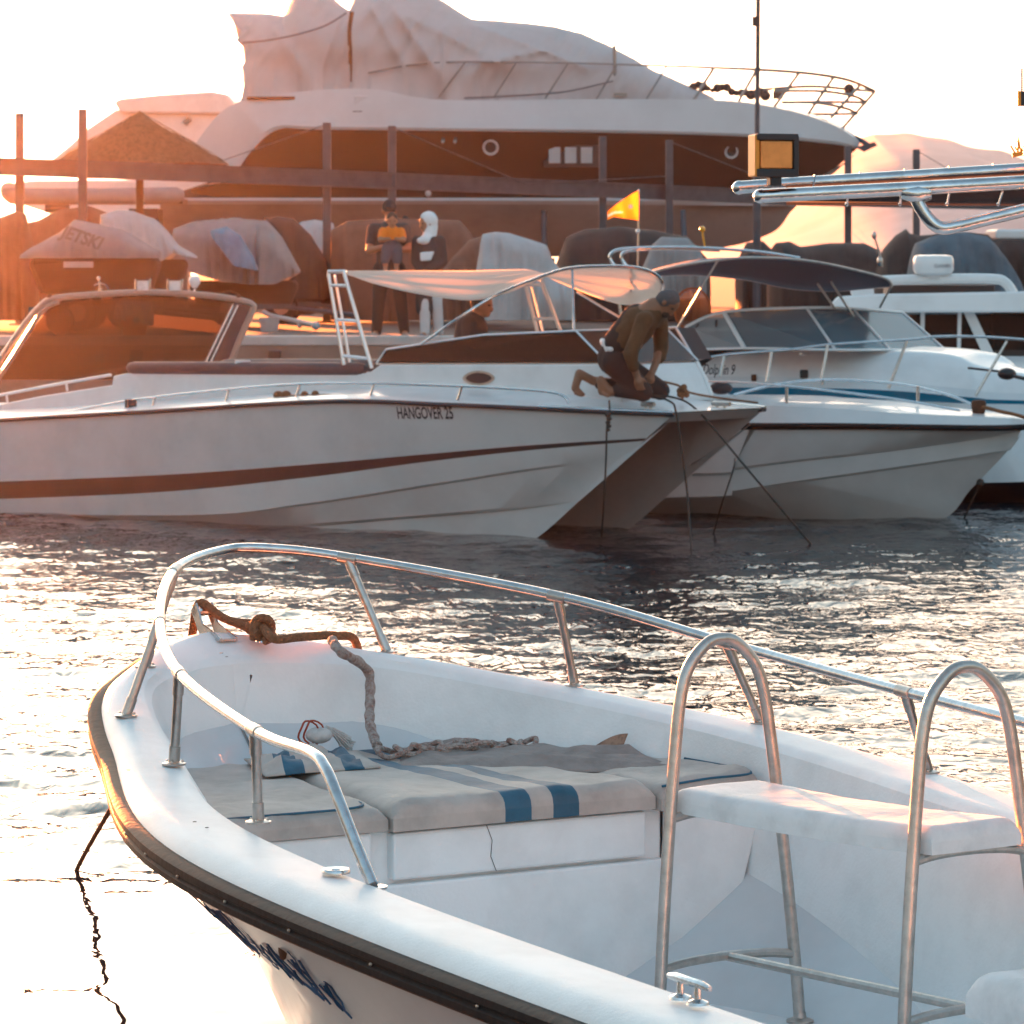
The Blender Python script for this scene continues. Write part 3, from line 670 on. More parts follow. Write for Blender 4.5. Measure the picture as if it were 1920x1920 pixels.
    # cabin top forward of the windshield and its front slope
    fw = [fr.pick(a, b, .25) for a, b in [(1000, 700), (1000, 684.5), (1137, 684.5), (1151, 713), (1165, 749), (1165, 759)]]
    mb.prism([fr.w(s, .307, z) for s, z in fw], [fr.w(s, TC+.243, z) for s, z in fw])
    meshobj('cabin_trunk', mb, M['gel'], cat, smooth=False, bevel=.012)
    # long pads on the coamings
    for t in (.28, TC+.27):
        mb = MB(); a = fr.pk(240, 690, .28); b = fr.pk(686, 692, .28); sh = fr.w(0, t, 0)-fr.w(0, .28, 0)
        pp = [a+(b-a)*k+sh for k in (0, .01, .03, .3, .66, .97, .99, 1)]
        mb.tube(pp, [.03, .055, .066, .068, .068, .066, .055, .03], 12, flat=1.0); meshobj('side_pad', mb, M['darkpad'], cat)
    mb = MB(); a = fr.pk(455, 678, .27); mb.box(a+Vector((0, 0, -.05)), (.03, .155, .13), math.atan2(-.78, .626)*-1+.3); meshobj('pad_strap', mb, M['gel'], cat)
    # lower edge rail on the aft coaming and rivets
    mb = MB(); mb.tube([fr.pk(-60, 753, (.24)), fr.pk(0, 741, (.24)), fr.pk(120, 718, (.24)), fr.pk(208, 703, (.24))], .016, 8)
    for x_ in (12, 124): mb.tube([fr.pk(x_, 741-(x_)*.19, (.24)), fr.pk(x_+2, 758-x_*.2, (.24))], .014, 6)
    meshobj('side_rail', mb, M['gel'], cat)
    # windshield
    wp = [(706, 682), (724, 655), (905, 628), (1080, 620), (1140, 682)]
    nr_ = [fr.pick(a, b, .27) for a, b in wp]
    smoke = glass('smoked_glass', (.30, .22, .20), .45)
    ws = meshobj('windshield', MB().prism([fr.w(s, (.27), z) for s, z in nr_], [fr.w(s, (.278), z) for s, z in nr_]), smoke, cat, smooth=False)
    mb = MB(); mb.prism([fr.w(s, TC+.28, z) for s, z in nr_], [fr.w(s, TC+.272, z) for s, z in nr_]); meshobj('windshield_pane', mb, smoke, ws, smooth=False)
    (s3, z3), (s4, z4) = nr_[3], nr_[4]
    mb = MB(); mb.prism([fr.w(s3, (.28), z3), fr.w(s4, (.28), z4), fr.w(s4, TC+.27, z4), fr.w(s3, TC+.27, z3)], [fr.w(s3+.008, (.28), z3), fr.w(s4+.008, (.28), z4), fr.w(s4+.008, TC+.27, z4), fr.w(s3+.008, TC+.27, z3)])
    meshobj('windshield_pane', mb, smoke, ws, smooth=False)
    mb = MB()
    for t in (.27, TC+.28):
        mb.tube([fr.w(s, t, z) for s, z in nr_[:4]], .011, 8); mb.tube([fr.w(s3, t, z3), fr.w(s4, t, z4)], .011, 8); mb.tube([fr.w(nr_[0][0], t, nr_[0][1]), fr.w(s4, t, z4)], .009, 6)
    mb.tube([fr.w(s3, (.27), z3), fr.w(s3, TC+.28, z3)], .011, 8)
    meshobj('windshield_frame', mb, M['alu'], ws)
    # porthole shaped like an eye
    def eye(w_, h_, off, m, par):
        q = MB(); pr = [fr.pk(897+w_*math.cos(a)*(1), 709-h_*math.copysign(abs(math.sin(a))**1.3, math.sin(a)), (.25)-off) for a in [2*math.pi*i/28 for i in range(28)]]
        q.prism(pr, [p+Vector((fr.p[0], fr.p[1], 0))*.01 for p in pr]); return meshobj('porthole', q, m, par, smooth=False)
    e1 = eye(30, 14, .008, M['steeld'], cat); e1.name = 'porthole_rim'; eye(24, 10, .014, M['dark'], e1)
    # deck rail
    mb = MB(); rl = [(117, 772), (150, 768), (250, 750), (427, 730), (563, 720), (700, 719), (862, 724), (960, 729), (1030, 735), (1057, 743), (1067, 756)]
    mb.tube(cm([fr.pk(a, b, -.52) for a, b in rl], 60), .012, 8)
    for a, b, c_, d in ((292, 747, 285, 765), (430, 731, 423, 754), (563, 722, 553, 750), (702, 720, 692, 750), (866, 726, 858, 750)):
        mb.tube([fr.pk(a, b, -.52), fr.pk(c_, d, -.53)], .013, 8)
    meshobj('deck_rail', mb, M['steel'], cat)
    mb = MB(); mb.box(fr.pk(245, 758, -.55), (.10, .06, .10), .6); meshobj('rail_bracket', mb, M['darkpad'], cat)
    for px, py, l_ in ((1352, 757, .2), (1215, 758, .14)):
        mb = MB(); c_ = fr.pk(px, py, .9 if px > 1300 else .1); d = Vector((fr.a[0], fr.a[1], 0)); mb.tube([c_-d*l_/2, c_+d*l_/2], .022, 8); mb.tube([c_-d*l_*.2-Vector((0, 0, .05)), c_-d*l_*.2], .015, 6); mb.tube([c_+d*l_*.2-Vector((0, 0, .05)), c_+d*l_*.2], .015, 6); meshobj('deck_cleat', mb, M['steeld'], cat)
    pass
    # ladder-like arch legs and canopy
    def ladder(P1, P2, rungs, t):
        q = MB(); a0, a1 = [fr.pk(x, y, t) for x, y in P1]; b0, b1 = [fr.pk(x, y, t) for x, y in P2]
        q.tube([a0, a1], .019, 10); q.tube([b0, b1], .019, 10)
        for k in rungs: q.tube([a0*(1-k)+a1*k, b0*(1-k)+b1*k], .016, 8)
        q.tube([a0-Vector((0, 0, .02)), a0+(a0-b0)*.0+Vector((0, 0, .03)), b0+Vector((0, 0, .03)), b0], .019, 10)
        off = Vector((fr.p[0], fr.p[1], 0))*.09
        q.tube([a0+off, a1+off], .015, 8)
        return meshobj('canopy_leg', q, M['alu'], cat)
    ladder([(616, 515), (645, 684)], [(646, 515), (697, 690)], (.12, .5, .9), .2)
    ladder([(984, 529), (1012, 640)], [(1016, 529), (1058, 640)], (.05, .62), 1.75)
    nearE = [(650, 513, 35.2), (700, 532, 35.1), (780, 551, 34.9), (880, 563, 34.6), (950, 549, 34.4), (1005, 525, 34.2), (1060, 506, 34.0), (1120, 501, 33.9), (1190, 503, 33.9), (1228, 516, 34.0), (1240, 535, 34.1)]
    farE = [(646, 508, 37.2), (700, 507, 37.3), (780, 507, 37.3), (880, 507, 37.2), (950, 506, 37.0), (1000, 508, 36.8), (1045, 528, 36.5), (1105, 552, 36.3), (1165, 570, 36.2), (1210, 568, 36.0), (1238, 556, 35.5)]
    A_ = cm([PY(*p) for p in nearE], 60); B_ = cm([PY(*p) for p in farE], 60); g = []
    for i in range(17):
        v = i/16; sag = math.sin(math.pi*v)
        g.append([a*(1-v)+b*v+Vector((0, 0, .02*sag*math.sin(i*1.3+j*.02)+.012*noise.noise(Vector((j*.05, i*.9, 0))))) for j, (a, b) in enumerate(zip(A_, B_))])
    mb = MB(); mb.grid(g); cn = meshobj('canopy', mb, cloth('canopy_cloth', (.80, .74, .68), .65, nscale=3, namt=.1), cat); cn.modifiers.new('s', 'SOLIDIFY').thickness = .004
    mb = MB()
    mb.tube(cm([fr.pk(790, 645, .27), fr.pk(860, 596, .22), PY(930, 553, 34.45), PY(1005, 522, 34.2), PY(1060, 504, 34.0), PY(1120, 499, 33.9), PY(1190, 501, 33.9), PY(1230, 514, 34.0), PY(1244, 536, 34.2), PY(1238, 556, 35.4)], 50), .014, 8)
    mb.tube([PY(1073, 503, 33.98), fr.pk(1076, 619, .27)], .012, 8); mb.tube([PY(1183, 501, 33.9), PY(1183, 568, 36.2)], .01, 8)
    mb.tube([PY(1082, 548, 36.3), fr.w(s4, TC+.2, z4)+Vector((0, 0, .0))], .012, 8)
    mb.tube([PY(650, 513, 35.2), PY(646, 508, 37.2), ], .014, 8)
    meshobj('canopy_frame', mb, M['steel'], cat)
    # seats inside the cockpit (low dark forms) and floor
    mb = MB(); zf = .55
    mb.grid([[fr.w(s, -.2, zf) for s in (4, 9)], [fr.w(s, TC+.2, zf) for s in (4, 9)]]); mb.box(fr.w(5.9, .9, .9), (.5, 1.0, .6), math.atan2(.626, -.78)); meshobj('cockpit_seat', mb, M['darkpad'], cat, smooth=False, bevel=.03)
    # string of floats on the side deck
    q = thing('float_string', 'short string of brown net floats lying along the side deck of the white catamaran', 'floats', fr.pk(560, 745, -.45))
    for k, (x_, y_, r_) in enumerate(((522, 741, .05), (536, 741, .052), (571, 739, .035), (591, 738, .035))):
        m_ = MB(); m_.sphere(fr.pk(x_, y_, -.45), r_, 12, sc=(1, 1, .85)); meshobj('float', m_, M['rope'], q)
    m_ = MB(); m_.tube([fr.pk(515, 742, -.45), fr.pk(610, 740, -.45), fr.pk(640, 742, -.45)], .008, 6); meshobj('cord', m_, M['rope'], q)
    # bow lines
    def line(name, pts, r, lab, m=M['darkrope']):
        q = MB(); q.tube(cm(pts, 30), r, 7); return one(name, q, m, lab, 'rope')
    q = MB(); c_ = fr.pk(1142, 757, -.36); pts = [c_+Vector((0, -.02, .03)), fr.pk(1143, 775, -.42), fr.pk(1138, 800, -.40), fr.pk(1136, 870, -.38), fr.pk(1132, 940, -.34), PY(1128, 1006, 33.1)]
    q.tube(cm(pts, 30), .009, 7)
    for k in range(5): q.sphere(fr.pk(1140+2*(k % 2), 778+7*k, -.43), .028-.002*k, 8, sc=(1, 1, .8))
    one('bow_line', q, M['darkrope'], 'dark rope with a bulky knot hanging down the near bow of the white catamaran', 'rope')
    tp = PY(1205, 742, 32.9)
    line('bow_line', [tp+Vector((0, -.1, .03)), PY(1255, 752, 32.4), PY(1268, 775, 32.36), PY(1282, 870, 32.3), PY(1290, 940, 32.25), PZ(1297, 1042, -.02)], .010, 'dark rope dropping steeply into the water between the two catamaran bow tips')
    line('bow_line', [tp, PY(1262, 745, 32.8), PY(1310, 772, 32.9), PY(1400, 878, 32.3), PZ(1525, 1026, -.02)], .010, 'dark rope slanting from the catamaran bow to the right into the water')
    line('bow_line', [fr.pk(1378, 860, 1.45), PY(1375, 880, 33.3), PY(1352, 950, 33.4), PZ(1337, 1003, -.02)], .008, 'thin dark rope hanging nearly upright into the water behind the far bow of the catamaran')
    line('bow_line', [PY(1225, 712, 33.0), PY(1270, 722, 33.3), PY(1290, 735, 33.4), PY(1340, 745, 34), PY(1420, 755, 35.4)], .011, 'orange brown rope running from the kneeling man to the white boat on his right', M['rope'])
    q = MB(); kk = PY(1284, 731, 33.38)
    for k in range(7): q.sphere(kk+Vector((random.uniform(-.05, .05), 0, random.uniform(-.05, .04))), .03, 8)
    q.tube([kk, kk+Vector((-.03, 0, -.1))], .014, 6)
    one('rope_knot', q, M['rope'], 'bulky orange knot in the rope to the right of the kneeling man', 'knot')
M['darkrope'] = mat('dark_wet_rope', (.05, .04, .035), .8, nscale=60, namt=.5)
build_catamaran()
# ================================================================== LEFT BOAT WITH FRAMED WINDSHIELD
def build_left_boat():
    Y = 40.0
    b = thing('motorboat', 'dark boat behind the catamaran at the left whose big framed windshield carries lamps', 'boat', PY(200, 800, Y+1))
    fr = Frame((-1.2, 40.2), (-.97, .22))
    keel = [(0, 0, .75), (.5, 0, .3), (1.1, 0, -.1), (3, 0, -.3), (9, 0, -.3)]; chin = [(.5, 0, .35), (1.2, .5, .2), (3, 1.0, .05), (9, 1.1, 0)]
    sh = [(0, 0, .78), (.5, .4, .80), (1.4, .9, .85), (3, 1.2, .88), (9, 1.2, .85)]
    mb, C = hull(fr, [keel, chin, sh], 24); meshobj('hull', mb, M['darkpad'], b, angle=50)
    mb = MB(); A = C[-1]; mb.grid([[fr.w(p.x, -p.y, p.z) for p in A], [fr.w(p.x, 0, p.z+.08) for p in A], [fr.w(p.x, p.y, p.z) for p in A]]); meshobj('deck', mb, M['greyhull'], b)
    def PT(x, y, d=0): return PY(x, y, Y+d)
    mb = MB()
    # near pane frame: left raking pillar, top tube, right raking pillar
    mb.tube(cm([PT(-60, 770), PT(-10, 690), PT(45, 610), PT(75, 575), PT(100, 560), PT(180, 552), PT(280, 548), PT(380, 553), PT(450, 563), PT(474, 572), PT(472, 586), PT(452, 630), PT(425, 700)], 60), .035, 10)
    mb.tube(cm([PT(-50, 770), PT(0, 705), PT(55, 620), PT(82, 580), PT(110, 566)], 20), .055, 8, flat=.5)
    meshobj('windshield_frame', mb, M['framebrown'], b)
    mb = MB()
    mb.prism([PT(440, 566), PT(476, 574), PT(470, 592), PT(425, 700), PT(372, 700)], [PT(440, 566, .12), PT(476, 574, .12), PT(470, 592, .12), PT(425, 700, .12), PT(372, 700, .12)]); meshobj('windshield_pillar', mb, M['darkpad'], b, smooth=False, bevel=.02)
    for dx in (0, 9):
        mb = MB(); mb.tube([PT(437+dx, 572, -.05), PT(376+dx, 700, -.05)], .012, 6); meshobj('pillar_trim', mb, M['steel'], b)
    mb = MB(); gl = [PT(0, 712, .02), PT(60, 618, .02), PT(100, 568, .02), PT(280, 554, .02), PT(440, 566, .02), PT(376, 712, .02)]; mb.prism(gl, [p+Vector((0, .01, 0)) for p in gl])
    meshobj('windshield_pane', mb, glass('bronze_glass', (.42, .34, .30), .25), b, smooth=False)
    # coaming under the windshield
    mb = MB(); mb.prism([PT(240, 700), PT(440, 700), PT(440, 790), PT(200, 790)], [PT(240, 700, 1.8), PT(440, 700, 1.8), PT(440, 790, 1.8), PT(200, 790, 1.8)]); meshobj('coaming', mb, M['darkpad'], b, smooth=False, bevel=.02)
    for k, x_ in enumerate((268, 328)):
        l = MB(); l.box(PT(x_, 536), (.135, .06, .115)); o = meshobj('spot_lamp', l, M['steeld'], b, smooth=False, bevel=.01)
        l = MB(); l.box(PT(x_, 536, -.035), (.115, .01, .095)); meshobj('lens', l, mat('lamp_lens', (.75, .75, .75), .15, nscale=14, namt=.3), o, smooth=False)
        for s_ in (-1, 1): l = MB(); l.tube([PT(x_+14*s_, 548), PT(x_+14*s_, 524), PT(x_+12*s_, 524)], .01, 6); meshobj('bracket', l, M['steel'], o)
    l = MB(); l.lathe([(0, .14), (.05, .125), (.066, .09), (.06, .05), (.025, 0), (.0, 0)], PT(365, 540), (0, 0, 1), 16); l.tube([PT(365, 541), PT(365, 553)], .012, 6); l.sphere(PT(363, 549), .022, 8); meshobj('mast_lamp', l, M['gel'], b)
    l = MB(); l.tube([PT(188, 552), PT(188, 540)], .024, 8); l.tube([PT(188, 541), PT(185, 522)], .010, 6); l.sphere(PT(185, 522), .022, 8); l.tube(cm([PT(176, 535), PT(188, 531), PT(200, 536), PT(206, 550)], 12), .006, 5); meshobj('mast_lamp', l, M['steel'], b)
    for x_, y_ in ((93, 556), (447, 556)):
        l = MB(); l.sphere(PT(x_, y_), .03, 8); meshobj('frame_knob', l, M['rust'], b)
M['framebrown'] = mat('painted_frame', (.35, .26, .22), .3, coat=.4)
build_left_boat()
# ================================================================== RIGHT-HAND MOORED BOATS
def build_black_rail_boat():
    fr = Frame((5.007, 35.27), (-.83, .55))
    b = thing('cuddy_boat', 'white cuddy boat with a thick black rub rail, bow pointing right, next to the catamaran', 'boat', fr.w(3, 0, 0))
    e = [( -1, 0, 0)]
    def X(L, tail): return rowpick(fr, L)+tail
    keel = X([(1922, 806, 0), (1880, 856, 0), (1820, 918, 0), (1760, 978, 0)], [(2.0, 0, -.3), (5, 0, -.35), (8, 0, -.35)])
    c1 = X([(1895, 844, 0), (1800, 862, .23), (1650, 884, .53), (1480, 908, .79), (1370, 925, .91), (1293, 936, .97)], [(8, .98, -.02)])
    c1b = X([(1897, 841, .0), (1800, 858, .26), (1650, 880, .56), (1480, 904, .82), (1370, 921, .94), (1293, 932, 1.0)], [(8, 1.0, .0)])
    c2 = X([(1913, 811, 0), (1800, 829, .30), (1650, 849, .61), (1480, 868, .86), (1370, 882, .97), (1293, 892, 1.03)], [(8, 1.06, .25)])
    c2b = X([(1914, 808, 0), (1800, 825, .33), (1650, 845, .64), (1480, 864, .89), (1370, 878, 1.0), (1293, 888, 1.06)], [(8, 1.08, .27)])
    r0 = X([(1924, 803, 0), (1850, 806, .36), (1700, 806, .69), (1560, 806, .90), (1430, 806, 1.03), (1293, 805, 1.09)], [(8, 1.15, .80)])
    r1 = X([(1926, 795, 0), (1850, 797, .37), (1700, 795, .71), (1560, 793, .92), (1430, 793, 1.05), (1293, 791, 1.11)], [(8, 1.15, .86)])
    sh = X([(1918, 786, .0), (1850, 782, .33), (1700, 775, .65), (1560, 766, .86), (1430, 760, .99), (1293, 756, 1.05)], [(8, 1.08, 1.05)])
    mb, C = hull(fr, [keel, c1, c1b, c2, c2b, r0, r1, sh], 40, [0, 0, 0, 0, 0, 1, 0])
    meshobj('hull', mb, [M['gelhull'], M['black']], b, angle=20)
    mb = MB(); mb.tube([fr.w(p.x, -p.y-.01, p.z-.03) for p in C[6]], .028, 8); mb.tube([fr.w(p.x, p.y+.01, p.z-.03) for p in C[6]], .028, 8); meshobj('rub_rail', mb, M['black'], b)
    A = C[-1]; mb = MB(); g = []
    for k in (0, .15, .35, .5, .65, .85, 1): g.append([fr.w(p.x, -p.y*(1-k)+p.y*k, p.z+.05*math.sin(math.pi*k)**.8*min(1, p.y)) for p in A])
    mb.grid(g); meshobj('deck', mb, M['gel'], b, angle=60)
    mb = MB(); t = -.8
    mb.tube(cm([fr.pk(1230, 715, t), fr.pk(1360, 716, t), fr.pk(1480, 725, t), fr.pk(1560, 733, -.7), fr.pk(1690, 750, -.55), fr.pk(1800, 770, -.4)], 30), .013, 8)
    mb.tube(cm([fr.pk(1375, 741, -.5), fr.pk(1450, 722, -.2), fr.pk(1530, 713, .2), fr.pk(1610, 714, .3), fr.pk(1700, 722, .2), fr.pk(1780, 741, 0), fr.pk(1826, 760, -.1)], 40), .016, 8)
    for a, b_, c_, t_ in ((1475, 727, 756, -.8), (1721, 724, 752, .1), (1542, 714, 722, .2)):
        mb.tube([fr.pk(a, b_, t_), fr.pk(a, c_, t_)], .017, 8)
    meshobj('bow_rail', mb, M['steel'], b)
    # cuddy: low white house with a raked dark side window and a bracket-like wing
    hp = [fr.pick(x, y, -.5) for x, y in [(1060, 770), (1060, 640), (1200, 640), (1215, 680), (1272, 682), (1300, 722), (1345, 748), (1345, 775)]]
    mb = MB(); mb.prism([fr.w(s, -.5, z) for s, z in hp], [fr.w(s, -.1, z) for s, z in hp]); cu = meshobj('cuddy_house', mb, M['gel'], b, smooth=False, bevel=.03)
    mb = MB(); wn = [(1246, 617), (1268, 615), (1303, 674), (1244, 676)]; wq = [fr.pk(x, y, -.55) for x, y in wn]
    mb.prism(wq, [p+Vector((fr.p[0], fr.p[1], 0))*.35 for p in wq]); wi = meshobj('side_window', mb, M['dark'], b, smooth=False)
    mb = MB(); mb.tube([fr.pk(1248, 616, -.57), fr.pk(1267, 614, -.57), fr.pk(1304, 676, -.57), fr.pk(1272, 677, -.57)], .016, 6); meshobj('frame', mb, M['alu'], wi)
    mb = MB(); wn = [(1232, 722), (1236, 672), (1252, 653), (1262, 650), (1270, 662), (1276, 722)]; wq = [fr.pk(x, y, -.62) for x, y in wn]
    mb.prism(wq, [p+Vector((fr.p[0], fr.p[1], 0))*.04 for p in wq]); meshobj('wing_bracket', mb, M['gel'], b, smooth=False, bevel=.01)
    mb = MB(); mb.sphere(fr.pk(1352, 728, -.75), .09, 10, sc=(1.3, 1, .7)); meshobj('deck_fitting', mb, M['dark'], b)
    c_ = fr.pk(1835, 762, -.15); q = MB(); q.lathe([(.045, -.13), (.05, -.1), (.07, -.02), (.075, .03), (.06, .06), (0, .065)], c_, (0, 0, 1), 14); meshobj('bow_post', q, M['rust'], b)
    q = MB(); q.tube(cm([c_+Vector((.02, -.05, 0)), fr.pk(1870, 770, -.15), fr.pk(1935, 790, -.1), PY(1990, 850, 34.5)], 20), .018, 8)
    one('mooring_rope', q, M['rope'], 'orange brown rope from the bow post of the black railed boat to the right', 'rope')
    q = MB(); q.tube([PY(1838, 905, 35.4), PY(1800, 990, 35.9)], .010, 6); q.sphere(PY(1838, 905, 35.4), .04, 8)
    one('bow_eye_line', q, M['darkrope'], 'thin line from the bow eye of the black railed boat into the water', 'rope')
build_black_rail_boat()
def build_cruiser():
    fr = Frame((8.2, 37.3), (-.86, .5))
    b = thing('sport_cruiser', 'white sport cruiser with blue side stripe, curved windshield and dark blue bimini', 'boat', fr.w(4, 0, 0))
    L = 9.5
    keel = [(0, 0, 1.05), (.6, 0, .7), (1.3, 0, .2), (1.9, 0, -.2), (4, 0, -.4), (L, 0, -.4)]
    wl = [(.95, 0, .42), (2, .6, .30), (3.5, 1.0, .22), (6, 1.25, .18), (L, 1.3, .18)]
    st0 = [(.08, 0, 1.02)]+rowpick(fr, [(1920, 758, .55), (1820, 757, .85), (1665, 750, 1.2), (1500, 748, 1.4), (1340, 747, 1.4)])+[(L, 1.4, .95)]
    st1 = [(.04, 0, 1.07)]+rowpick(fr, [(1920, 751, .56), (1820, 745, .87), (1665, 732, 1.22), (1500, 727, 1.42), (1340, 727, 1.42)])+[(L, 1.42, 1.1)]
    sh = [(0, 0, 1.17)]+rowpick(fr, [(1920, 738, .5), (1820, 730, .8), (1665, 716, 1.15), (1500, 708, 1.35), (1340, 706, 1.35)])+[(L, 1.36, 1.25)]
    mb, C = hull(fr, [keel, wl, st0, st1, sh], 40, [1, 0, 2, 0]); meshobj('hull', mb, [M['gelhull'], M['boot'], M['stripeblue']], b, angle=30)
    # raised deck rising to the windshield base
    A = C[-1]
    top = [(0, 0, 1.22)]+[(*fr.pick(x, y, -t), t)[:1]+(t, fr.pick(x, y, -t)[1]) for x, y, t in [(1920, 700, .25), (1780, 664, .55), (1640, 656, .8), (1480, 656, .95), (1300, 658, 1.0)]]+[(L, 1.0, 1.55)]
    T = cm(top, 40); mb = MB()
    def lift(a, t_, k): return Vector((a.x*(1-k)+t_.x*k, a.y*(1-k)+t_.y*k, a.z+(t_.z-a.z)*math.sin(k*math.pi/2)))
    g = [[fr.w(v.x, -v.y, v.z) for v in (lift(a, t_, k) for a, t_ in zip(A, T))] for k in (0, .12, .35, .6, .85, 1)]
    g.append([fr.w(p.x, 0, p.z+.03) for p in T]); g += [[fr.w(v.x, v.y, v.z) for v in (lift(a, t_, k) for a, t_ in zip(A, T))] for k in (1, .85, .6, .35, .12, 0)]
    mb.grid(g); dk = meshobj('cabin_deck', mb, M['gel'], b, angle=60)
    # fittings on cabin side
    mb = MB(); c_ = fr.pk(1507, 701, -1.33); mb.box(c_+Vector((0, -.03, 0)), (.08, .05, .09), .5); meshobj('vent', mb, M['dark'], dk, smooth=False, bevel=.01)
    mb = MB(); c_ = fr.pk(1413, 708, -1.36); mb.box(c_+Vector((0, -.03, 0)), (.035, .05, .07), .5); meshobj('side_light', mb, M['rust'], dk, smooth=False)
    mb = MB(); c_ = fr.pk(1510, 666, -1.05); mb.sphere(c_, .055, 8, sc=(1.3, 1, .6)); meshobj('deck_vent', mb, M['gel'], dk)
    q = MB(); put_text(q, 'Dolphin 9', .16, fr.pk(1345, 693, -1.40)+Vector((0, -.16, 0)), (-fr.a[0], -fr.a[1], 0), (0, .15, 1), sx=.6, bold=.001, shear=.35); meshobj('name_lettering', q, M['ink'], dk, smooth=False)
    # windshield panes; sky reflection is put into their blue-grey base colour
    gl = glass('blue_tint_sheen_glass', (.42, .56, .62), .55, .15, (.16, .25, .30)); gs = glass('side_glass', (.62, .72, .76), .5, .2, (.34, .42, .46))
    def P(x, y, Y): return PY(x, y, Y)
    tops = [(1287, 612, 39.0), (1357, 585, 39.0), (1512, 577, 39.0), (1598, 579, 39.7), (1692, 586, 40.5)]
    bots = [(1272, 657, 39.1), (1396, 653, 38.7), (1566, 656, 38.2), (1668, 656, 38.8), (1772, 656, 39.8)]
    wsn = None
    for k in range(4):
        a, b_, c2, d = P(*tops[k]), P(*tops[k+1]), P(*bots[k+1]), P(*bots[k])
        mb = MB(); n_ = Vector((0, .008, 0)); mb.prism([a, b_, c2, d], [a+n_, b_+n_, c2+n_, d+n_])
        o = meshobj('windshield_pane', mb, gs if k == 0 else gl, b, smooth=False)
    mb = MB(); mb.tube(cm([P(*p) for p in tops], 24), .016, 8); mb.tube(cm([P(*p) for p in bots], 24), .014, 8)
    for k in range(5): mb.tube([P(*tops[k]), P(*bots[k])], .026 if k in (1,) else .016, 8)
    meshobj('windshield_frame', mb, M['gel'], b)
    mb = MB(); mb.tube([P(1343, 600, 38.95), P(1343, 652, 38.9)], .014, 6); mb.tube([P(1310, 607, 38.98), P(1285, 643, 39.0)], .012, 6); meshobj('side_window_post', mb, M['dark'], b)
    # far side of the windshield
    mb = MB(); mb.prism([P(1692, 586, 40.5), P(1520, 590, 41.6), P(1520, 656, 41.6), P(1772, 656, 39.8)], [P(1692, 586, 40.51), P(1520, 590, 41.61), P(1520, 656, 41.61), P(1772, 656, 39.81)]); meshobj('windshield_pane', mb, gs, b, smooth=False)
    # cockpit well, dark seats
    mb = MB(); mb.box(P(1400, 660, 40.2), (1.6, 1.2, .5), .3); meshobj('helm_seat', mb, M['dark'], b, smooth=False, bevel=.05)
    # bow rail, raked stanchions
    mb = MB()
    rp = [P(1275, 680, 38.2), P(1360, 665, 38.1), P(1480, 655, 38.0), P(1560, 645, 37.9), P(1700, 637, 37.8), P(1760, 631, 37.7), P(1850, 632, 37.5), P(1960, 640, 37.3)]
    mb.tube(cm(rp, 40), .014, 8); rl = meshobj('bow_rail', mb, M['steel'], b)
    for a, b1, c_, d, Yt in ((1358, 668, 1350, 706, 37.9), (1447, 660, 1438, 716, 37.8), (1552, 647, 1540, 712, 37.7), (1700, 640, 1666, 728, 37.5), (1888, 640, 1829, 742, 37.3)):
        q = MB(); q.tube([P(a, b1, Yt+.1), P(c_, d, Yt)], .016, 8); meshobj('rail_post', q, M['steeld'], rl)
    # anchor windlass and its rope
    q = MB(); q.sphere(P(1888, 701, 37.6), .09, 10, sc=(1.1, 1, .7)); q.tube(cm([P(1900, 705, 37.5), P(1930, 712, 37.3), P(1960, 716, 37.2)], 8), .02, 6); q.tube([P(1815, 690, 37.9), P(1880, 697, 37.8)], .012, 6); meshobj('windlass', q, M['dark'], b)
    # bimini
    bl = cloth('bimini_cloth', (.008, .07, .13), .02)
    nr_ = [(1195, 520, 38.2), (1250, 503, 38.0), (1345, 488, 37.9), (1420, 483, 37.9), (1520, 490, 38.2), (1610, 508, 38.6), (1660, 522, 38.9), (1672, 534, 39.0)]
    fr_ = [(1190, 522, 40.0), (1240, 516, 40.2), (1310, 515, 40.4), (1400, 524, 40.6), (1480, 540, 40.8), (1560, 545, 41.0), (1630, 540, 40.8), (1672, 537, 40.0)]
    A_ = cm([P(*p) for p in nr_], 40); B_ = cm([P(*p) for p in fr_], 40); g = []
    for i in range(11):
        v = i/10; g.append([a*(1-v)+c_*v+Vector((0, 0, .09*math.sin(math.pi*v)*min(1, (j+2)/12, (41-j)/9))) for j, (a, c_) in enumerate(zip(A_, B_))])
    mb = MB(); mb.grid(g); cn = meshobj('bimini_top', mb, bl, b); cn.modifiers.new('s', 'SOLIDIFY').thickness = .01
    mb = MB(); mb.tube(A_, .014, 8); mb.tube(B_, .012, 8)
    for p0, p1 in (((1345, 490, 37.9), (1268, 620, 38.9)), ((1533, 532, 39.0), (1565, 578, 39.3)), ((1558, 528, 39.0), (1604, 600, 39.5)), ((1672, 534, 39.0), (1650, 576, 39.6))):
        mb.tube([P(*p0), P(*p1)], .013, 8)
    meshobj('bimini_frame', mb, M['steeld'], b)
    mb = MB(); mb.tube(cm([P(1152, 498, 39.8), P(1143, 482, 39.8), P(1156, 469, 39.8), P(1200, 465, 39.8), P(1300, 464, 39.8), P(1420, 472, 39.8), P(1500, 484, 39.8)], 40), .018, 8)
    mb.tube(cm([P(1176, 500, 40.3), P(1165, 483, 40.3), P(1180, 470, 40.3), P(1260, 466, 40.3), P(1350, 470, 40.3)], 30), .018, 8); mb.tube([P(1152, 498, 39.8), P(1170, 640, 39.8)], .018, 8)
    meshobj('stern_arch', mb, M['steel'], b)
